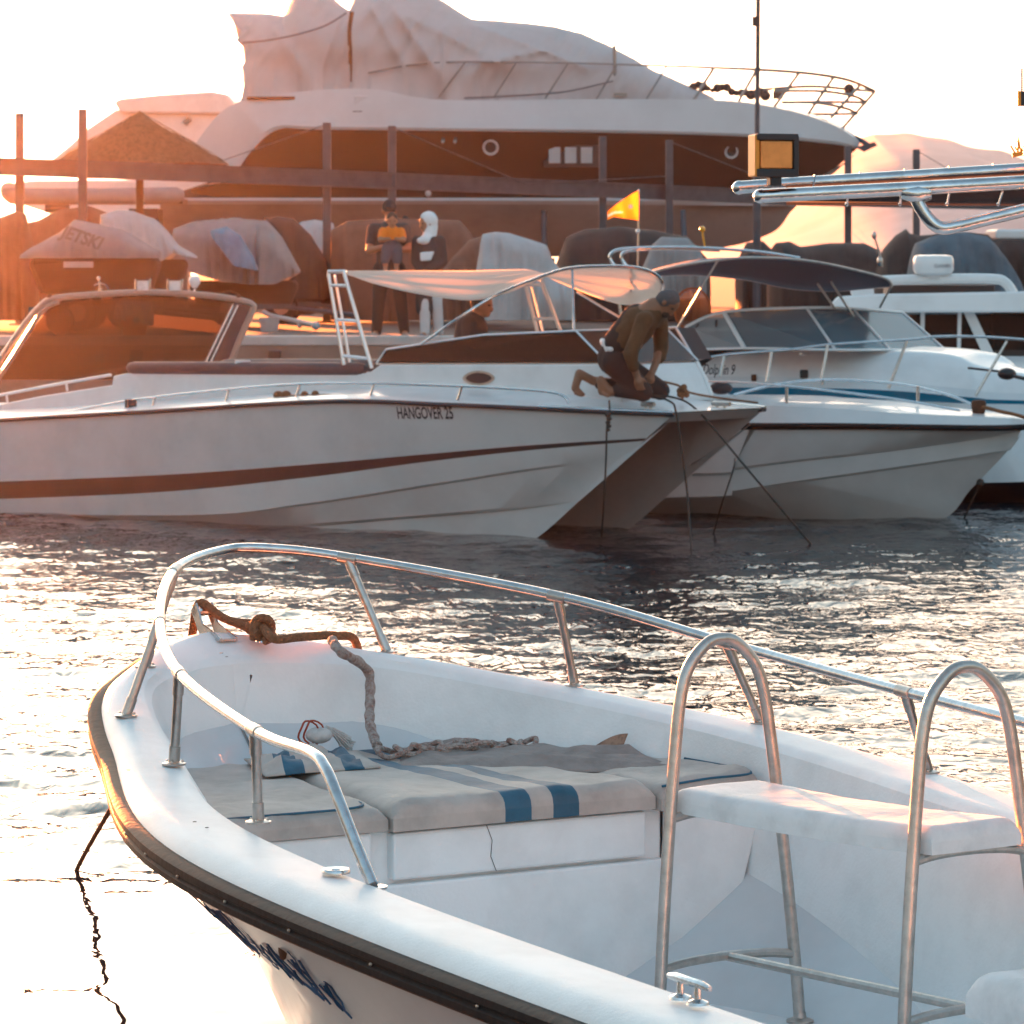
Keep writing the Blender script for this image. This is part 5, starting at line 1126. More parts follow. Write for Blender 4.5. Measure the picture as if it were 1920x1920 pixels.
# ================================================================== BIG YACHT ON LAND
def build_yacht():
    fr = Frame((8.10, 84), (-.995, .10))
    b = thing('motor_yacht', 'very large white and dark yacht ashore under a wrinkled tarpaulin', 'yacht', fr.w(8, 0, QZ))
    keel = rowpick(fr, [(1612, 283, 0), (1580, 308, 0), (1530, 350, 0), (1485, 395, 0), (1440, 440, 0), (1300, 470, 0), (900, 484, 0), (300, 484, 0)])
    ch0 = rowpick(fr, [(1490, 388, .05), (1430, 386, .7), (1300, 385, 1.3), (1150, 384, 1.7), (900, 383, 2.0), (600, 383, 2.2), (300, 383, 2.2)])
    ch1 = rowpick(fr, [(1500, 380, .07), (1430, 377, .75), (1300, 376, 1.38), (1150, 376, 1.8), (900, 376, 2.1), (600, 376, 2.3), (300, 376, 2.3)])
    ch2 = rowpick(fr, [(1502, 377, .05), (1430, 372, .65), (1300, 371, 1.26), (1150, 371, 1.7), (900, 371, 2.0), (600, 371, 2.2), (300, 371, 2.2)])
    kn0 = rowpick(fr, [(1606, 279, .05), (1560, 270, .7), (1400, 256, 1.5), (1150, 249, 2.1), (900, 246, 2.4), (600, 243, 2.5), (521, 243, 2.5), (470, 285, 2.5), (440, 330, 2.5)])
    kn1 = rowpick(fr, [(1610, 276, .06), (1560, 264, .74), (1400, 251, 1.54), (1150, 244, 2.14), (900, 241, 2.44), (600, 238, 2.54), (515, 238, 2.54), (455, 283, 2.54), (425, 330, 2.54)])
    sh = rowpick(fr, [(1612, 268, .05), (1570, 238, .6), (1480, 207, 1.1), (1350, 188, 1.6), (1100, 186, 2.1), (820, 187, 2.35), (700, 167, 2.4), (560, 172, 2.4), (440, 194, 2.4), (380, 250, 2.4), (335, 330, 2.4)])
    C_w = mat('yacht_white', (.54, .57, .60), .35, coat=.3, nscale=.6, namt=.12); C_d = mat('dark_hull_gloss', (.022, .017, .016), .15, coat=.6)
    C_b = mat('antifouling', (.38, .36, .36), .7, nscale=.8, namt=.3)
    mb, C = hull(fr, [keel, ch0, ch1, ch2, kn0, kn1, sh], 60, [0, 1, 1, 2, 1, 1]); 
    hl = meshobj('hull', mb, [C_b, C_w, C_d], b, angle=30)
    A = C[-1]; mb = MB(); mb.grid([[fr.w(p.x, -p.y, p.z) for p in A], [fr.w(p.x, 0, p.z+.1) for p in A], [fr.w(p.x, p.y, p.z) for p in A]]); meshobj('deck', mb, C_w, b)
    # portholes, windows, vents on the near side
    def on(px, py, b_, off=.03): return fr.pk(px, py, -(b_+off))
    for px, py, r_ in ((920, 276, .17), (1371, 284, .15)):
        bb = 2.26 if px < 1000 else 1.42
        nrm = Vector((-fr.p[0]*.9+ (.25 if px > 1000 else 0), -fr.p[1], -.2))
        q = MB(); q.lathe([(r_*.7, .0), (r_*.8, .05), (r_, .06), (r_*1.1, .02)], on(px, py, bb, -.02), nrm, 24); o = meshobj('porthole', q, C_w, hl); q = MB(); q.lathe([(0, .03), (r_*.8, .03)], on(px, py, bb, -.02), nrm, 20); meshobj('glass', q, M['dark'], o)
    q = MB(); q.box(on(1075, 293, 2.05), (1.35, .06, .5), -.15); wn = meshobj('side_window', q, M['dark'], hl, smooth=False)
    for x_ in (1040, 1070, 1100):
        q = MB(); q.box(on(x_, 291, 2.10), (.26, .04, .36), -.15); meshobj('pane', q, M['greyhull'], wn, smooth=False)
    for x_ in (830, 853): q = MB(); q.sphere(on(x_, 266, 2.4), .05, 8); meshobj('vent_cap', q, M['steel'], hl)
    q = MB(); q.sphere(on(803, 363, 2.2), .07, 8); meshobj('exhaust_outlet', q, C_w, hl)
    q = MB(); q.box(on(680, 193, 2.42, .0), (.38, .04, .34)); meshobj('side_hatch', q, C_w, hl, smooth=False, bevel=.02)
    q = MB(); q.box(on(678, 209, 2.45, .0), (.40, .05, .02)); meshobj('hatch_sill', q, M['stripe'], hl, smooth=False)
    q = MB(); q.box(on(508, 184, 2.42), (1.1, .05, .07), -.05); meshobj('mooring_slot', q, M['rust'], hl, smooth=False)
    # pulpit rails
    mb = MB(); t = -2.0
    top = [(690, 137, 2.2), (770, 122, 2.2), (870, 116, 2.2), (1060, 118, 2.1), (1200, 122, 1.9), (1340, 127, 1.5), (1430, 131, 1.2), (1520, 138, .9), (1590, 150, .5), (1640, 171, .05)]
    mb.tube(cm([fr.pk(x, y, -t_) for x, y, t_ in top], 60), [.022+.02*min(1, max(0, i-25)/15) for i in range(60)], 6)
    fa = [(1640, 171, .05), (1600, 168, .8), (1520, 162, 1.2), (1430, 168, 1.6)]; mb.tube(cm([fr.pk(x, y, t_) for x, y, t_ in fa], 24), .038, 6)
    mb.tube(cm([fr.pk(x, y, t_) for x, y, t_ in ((1450, 171, -1.1), (1540, 171, -.8), (1600, 180, -.4), (1624, 192, 0))], 20), .038, 6)
    mb.tube(cm([fr.pk(x, y, t_) for x, y, t_ in ((1465, 192, -1.1), (1530, 193, -.8), (1585, 203, -.4), (1607, 213, 0))], 20), .038, 6)
    mb.tube(cm([fr.pk(x, y, t_) for x, y, t_ in ((1624, 192, 0), (1550, 191, 1.0), (1480, 192, 1.5))], 20), .038, 6); mb.tube(cm([fr.pk(x, y, t_) for x, y, t_ in ((1607, 213, 0), (1560, 214, .8), (1510, 214, 1.2))], 20), .038, 6)
    rl = meshobj('bow_rail', mb, M['raild'], b)
    for a, b1, c_, d, t_ in ((872, 117, 822, 183, 2.2), (968, 117, 926, 183, 2.15), (1065, 119, 1022, 185, 2.1), (1157, 121, 1118, 186, 2.0), (1250, 124, 1212, 186, 1.8), (1338, 128, 1300, 188, 1.6), (1418, 132, 1385, 190, 1.3), (1498, 137, 1452, 200, 1.0), (1562, 146, 1515, 214, .7), (1612, 160, 1557, 222, .4), (1640, 172, 1580, 240, .1)):
        q = MB(); q.tube([fr.pk(a, b1, -t_), fr.pk(c_, d, -t_)], .02 if a < 1300 else .036, 6); meshobj('rail_post', q, M['raild'], rl)
    q = MB(); q.sphere(fr.pk(1592, 167, .2), .13, 10); meshobj('bow_lamp', q, M['dark'], b)
    q = MB(); q.box(fr.pk(1458, 180, .4), (.25, .2, .14)); meshobj('bow_box', q, M['dark'], b)
    q = MB()
    for k in range(16):
        q.sphere(fr.pk(1300+9*k, 160+k*1.2+random.uniform(-5, 5), -.6), random.uniform(.05, .13), 8)
    meshobj('deck_lashings', q, M['dark'], b)
    # anchor and roller on the stem
    q = MB(); q.tube([fr.pk(1585, 250, 0), fr.pk(1612, 262, 0), fr.pk(1628, 272, 0)], .06, 8); q.prism([fr.pk(1604, 276, -.25), fr.pk(1620, 285, -.25), fr.pk(1645, 273, -.25), fr.pk(1640, 266, -.25)], [fr.pk(1604, 276, .25), fr.pk(1620, 285, .25), fr.pk(1645, 273, .25), fr.pk(1640, 266, .25)]); meshobj('anchor', q, M['rack'], b, smooth=False)
    # small derrick on deck
    q = MB(); q.tube([fr.pk(1152, 85, -1.6), fr.pk(1153, 150, -1.6)], .04, 8); q.tube([fr.pk(1153, 150, -1.6), fr.pk(1163, 176, -1.6)], .03, 8); q.box(fr.pk(1163, 178, -1.6), (.3, .2, .08)); meshobj('deck_davit', q, M['raild'], b)
    # tarpaulin
    top = [(432, 27), (440, 24), (500, 25), (533, 30), (541, 8), (556, -22), (600, -28), (640, 10), (655, 20), (664, -4), (700, -22), (800, -12), (832, 2), (862, 22), (885, 36), (930, 38), (990, 43), (1040, 50), (1090, 62), (1140, 85), (1190, 110), (1225, 132), (1250, 142), (1290, 160), (1340, 184)]
    bot = [(432, 195), (455, 192), (560, 176), (700, 172), (820, 188), (1340, 192)]
    q = MB(); nx, nv = 240, 60; cols = []
    folds = [(520, 60, 590, 170, 1.0), (640, 30, 600, 150, 1.1), (655, 40, 655, 170, 1.3), (700, 20, 760, 130, 1.1), (740, 20, 850, 180, 1.2), (760, 30, 960, 130, .7), (880, 45, 1000, 90, .8), (1020, 95, 900, 120, .9), (1020, 95, 1100, 130, .9), (560, 120, 610, 170, .8), (830, 60, 835, 130, .8)]
    for i in range(nx+1):
        x0_ = x_ = 432+(1340-432)*i/nx; yt = lerp_tab(top, x_); yb = lerp_tab(bot, x_); hw = lerp_tab([(432, 1.5), (560, 2.1), (800, 2.1), (1200, 1.6), (1340, .7)], x_); col = []
        for j in range(nv+1):
            a = math.pi*j/nv; k = math.sin(a)**.55; tt = -math.cos(a)*hw; y_ = yt+(yb-yt)*(1-k)
            lx = lerp_tab([(24, 430), (45, 440), (66, 450), (76, 446), (90, 456), (112, 461), (124, 452), (140, 459), (165, 456), (192, 446)], y_)
            x_ = x0_+max(0, 1-(x0_-432)/60)*(lx-432)
            p = fr.pk(x_, y_, tt if tt < 0 else tt)
            if tt >= 0: 
                zt = fr.pk(x_, yt, 0).z; zb = fr.pk(x_, yb, -hw).z; pm = fr.pk(x_, yt, 0); p = Vector((pm.x, pm.y+tt, zb+(zt-zb)*k))
            d = 0
            for fx0, fy0, fx1, fy1, am in folds:
                L2 = (fx1-fx0)**2+(fy1-fy0)**2; h_ = max(0, min(1, ((x_-fx0)*(fx1-fx0)+(y_-fy0)*(fy1-fy0))/L2)); dd = math.hypot(x_-fx0-h_*(fx1-fx0), y_-fy0-h_*(fy1-fy0))
                d += am*(1.1*math.exp(-dd/5.5)+.3*math.exp(-(dd/16)**2))
            d += 1.2*noise.noise(Vector((x_*.012, y_*.02, 1)))+.9*(1-abs(noise.noise(Vector((x_*.035+y_*.02, y_*.012, 4))))*3)*.5
            p.y -= .15*d*(1 if tt < 0 else -1)
            if x_ < 470: p.x += .12*noise.noise(Vector((y_*.06, 0, 0)))
            col.append(p)
        cols.append(col)
    q.grid(cols); q.poly(cols[0]); q.poly(cols[-1][::-1]); tp = meshobj('tarpaulin', q, M['tarp'], b, angle=75)
    q = MB(); q.tube(cm([fr.pk(x, y, -2.45) for x, y in ((455, 80), (500, 76), (560, 64), (610, 48), (650, 24))], 20), .025, 5); meshobj('lashing_rope', q, M['raild'], tp); q = MB(); q.tube(cm([fr.pk(x, y, -2.25) for x, y in ((660, 22), (655, 60), (657, 110), (655, 168))], 24), .05, 6); meshobj('tarp_seam', q, M['rust'], tp); q = MB(); q.tube(cm([fr.pk(x, y, -2.2) for x, y in ((870, 184), (960, 180), (1060, 172), (1150, 152))], 20), .02, 5); meshobj('lashing_rope', q, M['raild'], tp)
    # cradle: keel blocks and props
    q = MB()
    for x_ in (500, 760, 1020, 1280):
        c_ = fr.pk(x_, 484, 0); q.box((c_.x, c_.y, (QZ+c_.z)/2), (.5, .7, c_.z-QZ))
        for sg in (-1, 1):
            q.tube([Vector((c_.x, c_.y+sg*2.4, QZ)), fr.pk(x_, 395, sg*1.6)], .07, 6)
    meshobj('cradle', q, M['rack'], b, smooth=False)
M['raild'] = mat('rail_steel', (.22, .24, .26), .3, .9)
build_yacht()
def build_second_yacht():
    fr = Frame((-1.0, 96), (-.99, .1))
    b = thing('motor_yacht', 'white yacht stern with a raised hardtop partly hidden by the straw parasol', 'yacht', fr.w(6, 0, QZ))
    Cw = M['gel']
    def pr(px, t0, t1, name, m=Cw, bev=.06):
        q = MB(); n_ = [fr.pick(x, y, t0) for x, y in px]; q.prism([fr.w(s, t0, z) for s, z in n_], [fr.w(s, t1, z) for s, z in n_]); return meshobj(name, q, m, b, smooth=False, bevel=bev)
    pr([(95, 300), (130, 272), (165, 240), (215, 206), (300, 200), (445, 208), (430, 330), (95, 330)], -1.8, 1.8, 'superstructure')
    pr([(213, 192), (222, 185), (300, 177), (395, 171), (425, 176), (438, 190), (436, 214), (225, 212)], -2.0, 2.0, 'hardtop')
    pr([(8, 352), (12, 345), (60, 338), (430, 336), (430, 420), (150, 420), (30, 380), (14, 372)], -1.9, 1.9, 'hull')
    q = MB(); q.tube([fr.pk(400, 170, -1), fr.pk(450, 157, -1)], .03, 6); q.tube([fr.pk(346, 232, -1.9), fr.pk(356, 222, -1.9)], .07, 6); meshobj('hand_rail', q, M['raild'], b)
    q = MB(); c_ = fr.pk(250, 420, 0); q.box((c_.x, c_.y, (QZ+c_.z)/2), (3, 1, c_.z-QZ)); meshobj('cradle', q, M['rack'], b, smooth=False)
    b2 = thing('inflatable_boat', 'inflatable boat with fat grey tubes resting under the beam at the left', 'dinghy', PY(200, 600, 74))
    q = MB(); q.tube(cm([PY(15, 352, 73), PY(22, 366, 73), PY(60, 368, 73), PY(200, 368, 73), PY(345, 366, 73)], 30), [.10]+[.17]*28+[.1], 12); meshobj('tube', q, M['cgrey'], b2)
    q = MB(); q.tube(cm([PY(15, 352, 74.2), PY(22, 366, 74.4), PY(60, 368, 74.5), PY(345, 366, 74.5)], 30), [.10]+[.17]*28+[.1], 12); meshobj('tube', q, M['cgrey'], b2)
    q = MB(); c_ = PY(200, 378, 73.7); q.box((c_.x, c_.y, c_.z), (3.2, 1.3, .1)); q.box((c_.x+.8, c_.y, c_.z-.1-(c_.z-QZ)/2), (.6, 1, c_.z-QZ-.1)); q.tube([PY(85, 391, 73), PY(130, 391, 73)], .09, 8); meshobj('rigid_hull', q, M['stripe'], b2, smooth=False)
build_second_yacht()
# ================================================================== PEOPLE
def blob(parts, voxel=.014, sm=6, name='body'):
    """parts: capsules (p0, r0, p1, r1) or ellipsoids (c, (rx,ry,rz)); merged into one continuous skin"""
    mb = MB()
    for q in parts:
        if len(q) == 4:
            p0, r0, p1, r1 = Vector(q[0]), q[1], Vector(q[2]), q[3]; n = 6
            mb.tube([p0+(p1-p0)*i/n for i in range(n+1)], [r0+(r1-r0)*i/n for i in range(n+1)], 14)
            mb.sphere(p0, r0, 12); mb.sphere(p1, r1, 12)
        else: mb.sphere(q[0], 1, 16, sc=q[1])
    me = bpy.data.meshes.new('tmp'); c0 = sum(mb.v, Vector())/len(mb.v)
    me.from_pydata([tuple(v-c0) for v in mb.v], [], mb.f); o = bpy.data.objects.new('tmp', me); SC.collection.objects.link(o)
    m = o.modifiers.new('r', 'REMESH'); m.mode = 'VOXEL'; m.voxel_size = voxel; m.use_smooth_shade = True
    s_ = o.modifiers.new('s', 'SMOOTH'); s_.iterations = sm; s_.factor = .5
    bpy.context.view_layer.update(); ev = o.evaluated_get(bpy.context.evaluated_depsgraph_get()); em = ev.to_mesh()
    out = MB(); out.v = [v.co+c0 for v in em.vertices]; out.f = [tuple(p.vertices) for p in em.polygons]; out.m = [0]*len(out.f)
    ev.to_mesh_clear(); bpy.data.objects.remove(o); bpy.data.meshes.remove(me); return out
def head_parts(c, d, up, s=1.0):
    """skull, jaw, nose, ears; d = facing direction"""
    c = Vector(c); d = Vector(d).normalized(); up = Vector(up); up = (up-d*up.dot(d)).normalized(); r = d.cross(up)
    P = [(c+up*.03*s, .088*s, c-d*.02*s+up*.02*s, .09*s), (c+d*.035*s-up*.03*s, .06*s, c+d*.045*s-up*.075*s, .038*s),
         (c+d*.088*s-up*.005*s, .013*s, c+d*.108*s-up*.035*s, .015*s), (c+d*.06*s+up*.02*s, .045*s, c+d*.05*s+up*.05*s, .05*s)]
    for k in (-1, 1): P.append((c+r*.088*s*k, .016*s, c+r*.09*s*k-up*.025*s, .012*s))
    return P
def hand(w_, d, side, n, s=1.0, curl=.6):
    """palm, four fingers, thumb. w_ wrist, d pointing direction, side = thumb side, n = palm normal"""
    w_ = Vector(w_); d = Vector(d).normalized(); side = Vector(side); side = (side-d*side.dot(d)).normalized(); n = Vector(n).normalized()
    P = [(w_, .026*s, w_+d*.05*s, .034*s), (w_+d*.05*s-side*.02*s, .022*s, w_+d*.05*s+side*.02*s, .022*s)]
    for k, l in enumerate((.9, 1.0, .93, .75)):
        a = w_+d*.085*s+side*(.030-.020*k)*s; b = a+(d*.8+n*.4*curl)*.035*l*s; c = b+(d*.3+n*curl)*.028*l*s
        P += [(a-d*.02*s, .0105*s, b, .0095*s), (b, .0095*s, c, .008*s)]
    a = w_+d*.02*s+side*.03*s; P += [(a, .014*s, a+(d*.6+side*.7)*.04*s, .011*s), (a+(d*.6+side*.7)*.04*s, .011*s, a+(d*.6+side*.7)*.04*s+(d*.8+n*.5)*.03*s, .009*s)]
    return P
SK = mat('skin', (.36, .19, .12), .55); SKD = mat('skin_tanned', (.25, .12, .07), .55); HAIR = mat('dark_hair', (.03, .025, .022), .7, nscale=60, namt=-.8)
def eyes(par, c, d, up, m, s=1.0):
    c = Vector(c); d = Vector(d).normalized(); up = Vector(up); up = (up-d*up.dot(d)).normalized(); r = d.cross(up); q = MB()
    for k in (-1, 1): q.sphere(c+d*.082*s+r*.034*k*s+up*.008*s, .013*s, 8, sc=(1.2, 1, .7))
    q.tube([c+d*.093*s-up*.052*s-r*.022*s, c+d*.096*s-up*.053*s, c+d*.093*s-up*.052*s+r*.022*s], .005*s, 5); meshobj('face_details', q, m, par)
def kneeling_man():
    Y = 32.8
    def P(x, y, d=0): return PY(x, y, Y+d)
    t = thing('person', 'barefoot man in brown shirt and dark trousers kneeling and bending over ropes on the foredeck', 'person', P(1180, 745))
    # hips sit back over the heels, back arches forward to the right, head hangs down
    hip = P(1152, 672, .05); chest = P(1196, 608, .02); neck = P(1226, 578, -.02); head = P(1250, 569, -.05)
    hd = Vector((.62, -.28, -.72)); hup = Vector((.6, 0, .78))
    kneeN, kneeF = P(1206, 735, -.12), P(1238, 732, .22); ankN, ankF = P(1142, 734, -.10), P(1112, 714, .20)
    shN, shF = P(1207, 600, -.20), P(1236, 596, .20); elN, elF = P(1172+10, 664, -.26), P(1240, 652, .26)
    wrN, wrF = P(1194, 706, -.22), P(1222, 700, .12)
    body = [(hip, .145, chest, .15), (chest, .15, neck, .10), (neck, .062, head, .06)]+head_parts(head, hd, hup)
    body += [(shN, .062, elN, .048), (elN, .047, wrN, .032), (shF, .062, elF, .048), (elF, .046, wrF, .032)]
    body += hand(wrN, (.25, -.1, -1), (1, -.2, 0), (.5, .5, 0), 1.05)+hand(wrF, (-.2, -.1, -1), (-1, -.3, 0), (-.4, .4, 0), 1.05)
    body += [(hip+Vector((0, -.08, -.03)), .105, kneeN, .07), (hip+Vector((0, .1, -.03)), .105, kneeF, .07), (kneeN, .066, ankN, .042), (kneeF, .066, ankF, .042)]
    # feet standing on the toes, soles to the left
    tN, tF = P(1136, 741, -.10), P(1083, 740, .16)
    heelN, heelF = P(1126, 712, -.10), P(1086, 700, .18)
    body += [(ankN, .042, heelN, .038), (heelN, .037, P(1128, 735, -.10), .034), (P(1128, 735, -.10), .032, tN+Vector((.05, 0, 0)), .018)]
    body += [(ankF, .042, heelF, .040), (heelF, .04, P(1078, 728, .17), .036), (P(1078, 728, .17), .034, tF+Vector((.05, 0, .0)), .02)]
    for k in range(4):
        body.append((P(1130, 739, -.14+.025*k), .012, P(1140, 744, -.14+.025*k), .010)); body.append((P(1078, 738, .12+.025*k), .013, P(1090, 743, .12+.025*k), .010))
    meshobj('body', blob(body, .011, 3), SKD, t, angle=180)
    sh = [(P(1160, 648, .03), .145, chest, .168), (chest, .168, P(1222, 588, -.01), .115), (P(1222, 588), .10, P(1228, 580), .082), (shN, .082, elN, .066), (elN, .064, P(1188, 688, -.25), .052), (shF, .082, elF, .064), (elF, .062, P(1236, 672, .23), .054), (shN, .08, shF, .08)]
    s_ = blob(sh, .014, 3)
    for v in s_.v: v += Vector((noise.noise(v*9), noise.noise(v*9+Vector((5, 0, 0))), noise.noise(v*9+Vector((0, 7, 0)))))*.012
    meshobj('shirt', s_, mat('brown_shirt', (.11, .06, .03), .9, nscale=9, namt=.3), t, angle=180)
    v_ = blob([(P(1157, 650, .03), .150, P(1196, 604, .06), .170), (P(1196, 604, .08), .165, P(1222, 582, .06), .10)], .014, 3); meshobj('back_panel', v_, mat('black_vest', (.02, .018, .018), .9), t, angle=180)
    tr = [(hip+Vector((0, 0, .0)), .160, P(1168, 690), .14), (hip+Vector((0, -.08, -.03)), .130, kneeN, .09), (hip+Vector((0, .1, -.03)), .130, kneeF, .09), (kneeN, .085, P(1156, 733, -.1), .058), (kneeF, .085, P(1126, 720, .2), .058)]
    meshobj('trousers', blob(tr, .014, 3), mat('dark_trousers', (.025, .022, .024), .9), t, angle=180)
    q = blob([(P(1133, 646, .0), .03, P(1146, 655, -.09), .028), (P(1133, 646, .0), .03, P(1130, 640, .08), .03), (P(1132, 640, -.02), .026, P(1139, 658, -.06), .022)], .009, 2); meshobj('waist_band', q, M['gel'], t, angle=180)
    hc = head+Vector(hup)*.030; q = blob([(hc+Vector((-.01, .0, .012)), .096, hc+Vector((.012, 0, .012)), .094), (head-hd.normalized()*.035, .085, head-hd.normalized()*.03+hup*.02, .09)], .012, 2); hr = meshobj('hair', q, mat('grey_knit_cap', (.10, .10, .11), .9, nscale=70, namt=.4), t, angle=180); hr.name = 'cap'
    q = blob([(head+hd.normalized()*.045-hup*.06, .045, head+hd.normalized()*.05-hup*.075, .04)], .01, 2); meshobj('beard', q, HAIR, t, angle=180)
    eyes(t, head, hd, hup, HAIR)
kneeling_man()
def standing_man():
    Y = 46.6
    def P(x, y, d=0): return PY(x, y, Y+d)
    t = thing('person', 'man in dark cap and shirt standing on the quay holding a child in orange', 'person', Vector((PY(730, 0, Y).x, Y, QZ)))
    zf = QZ
    hd, up = Vector((.15, -1, -.08)), Vector((0, 0, 1)); head = P(730, 396)
    aL, aR = Vector((PY(706, 0, Y).x, Y, zf+.09)), Vector((PY(758, 0, Y).x, Y, zf+.09)); hipL, hipR = P(715, 505), P(745, 505)
    kL = (aL+hipL)/2+Vector((0, -.03, 0)); kR = (aR+hipR)/2+Vector((0, -.03, 0))
    sL, sR = P(700, 430), P(758, 430); eL, eR = P(692, 470, -.1), P(768, 468, -.1); wL, wR = P(722, 462, -.34), P(740, 468, -.34)
    b = [(P(730, 500), .15, P(730, 440), .17), (P(730, 440), .16, P(730, 424), .10), (P(730, 422), .06, head-Vector((0, 0, .05)), .055)]+head_parts(head, hd, up)
    b += [(sL, .062, eL, .05), (eL, .048, wL, .034), (sR, .062, eR, .05), (eR, .048, wR, .034)]+hand(wL, (1, -.1, -.1), (0, 0, 1), (0, .6, 0))+hand(wR, (-1, -.1, .1), (0, 0, 1), (0, .6, 0))
    for h_, k_, a_, sg in ((hipL, kL, aL, -1), (hipR, kR, aR, 1)): b += [(h_, .09, k_, .062), (k_, .06, a_, .042), (a_, .042, a_+Vector((sg*.03, -.15, -.05)), .035)]
    meshobj('body', blob(b, .014, 3), SK, t, angle=180)
    meshobj('shirt', blob([(P(730, 505), .165, P(730, 442), .185), (P(730, 440), .17, P(730, 428), .12), (sL, .085, sL*.4+eL*.6, .07), (sR, .085, sR*.4+eR*.6, .07), (sL, .08, sR, .08)], .016, 3), mat('dark_shirt', (.05, .06, .07), .9, nscale=6, namt=.4), t, angle=180)
    meshobj('trousers', blob([(P(730, 505), .155, P(730, 520), .14)]+[x for h_, k_, a_ in ((hipL, kL, aL), (hipR, kR, aR)) for x in ((h_, .115, k_, .085), (k_, .085, a_+Vector((0, 0, .02)), .07))], .016, 3), mat('dark_jeans', (.03, .028, .03), .9), t, angle=180)
    for a_, sg in ((aL, -1), (aR, 1)): meshobj('shoe', blob([(a_+Vector((0, .03, -.03)), .05, a_+Vector((sg*.03, -.15, -.05)), .042), (a_+Vector((sg*.035, -.19, -.055)), .034, a_+Vector((sg*.03, -.15, -.055)), .036)], .012, 2), mat('pale_shoe', (.35, .28, .24), .8), t, angle=180)
    cp = blob([(head+Vector((0, .01, .055)), .098, head+Vector((0, -.01, .06)), .096), (head+Vector((.01, -.10, .045)), .035, head+Vector((.03, -.13, .04)), .03), (head+Vector((-.03, -.1, .045)), .03, head+Vector((.05, -.1, .045)), .03)], .012, 2); meshobj('cap', cp, mat('dark_cap', (.03, .03, .035), .85), t, angle=180)
    q = MB(); q.box(head+Vector((.012, -.095, .01)), (.15, .03, .038)); meshobj('sunglasses', q, M['dark'], t, smooth=False, bevel=.008)
    # child
    c = thing('person', 'small child in an orange top held in front of the man in the dark cap', 'child', P(736, 470, -.35))
    ch = P(735, 415, -.36); b = head_parts(ch, hd, up, .78)+[(ch-Vector((0, 0, .06)), .04, P(735, 432, -.34), .05), (P(735, 434, -.33), .085, P(735, 462, -.33), .095)]
    s1, s2 = P(718, 434, -.34), P(752, 434, -.34); e1, e2 = P(713, 450, -.44), P(757, 450, -.44)
    b += [(s1, .04, e1, .034), (e1, .032, P(730, 448, -.5), .024), (s2, .04, e2, .034), (e2, .032, P(742, 448, -.5), .024)]
    b += [(P(726, 465, -.36), .06, P(722, 490, -.38), .045), (P(722, 490, -.38), .042, P(723, 500, -.38), .03), (P(744, 465, -.36), .06, P(744, 490, -.38), .045), (P(744, 490, -.38), .042, P(743, 500, -.38), .03), (P(723, 500, -.38), .03, P(722, 508, -.44), .026), (P(743, 500, -.38), .03, P(743, 508, -.44), .026)]
    meshobj('body', blob(b, .011, 2), SK, c, angle=180)
    meshobj('top', blob([(P(735, 436, -.33), .10, P(735, 446, -.33), .10), (s1, .056, s1*.4+e1*.6, .05), (s2, .056, s2*.4+e2*.6, .05)], .013, 2), mat('orange_fabric', (.90, .22, .02), .8), c, angle=180)
    meshobj('shorts', blob([(P(726, 466, -.36), .075, P(722, 488, -.38), .058), (P(744, 466, -.36), .075, P(744, 488, -.38), .058), (P(735, 448, -.33), .095, P(735, 466, -.33), .1)], .013, 2), mat('blue_shorts', (.08, .11, .15), .9), c, angle=180)
    meshobj('hair', blob([(ch+Vector((0, .02, .035)), .076, ch+Vector((0, .0, .05)), .07)], .011, 2), HAIR, c, angle=180); eyes(c, ch, hd, up, HAIR, .78)
standing_man()
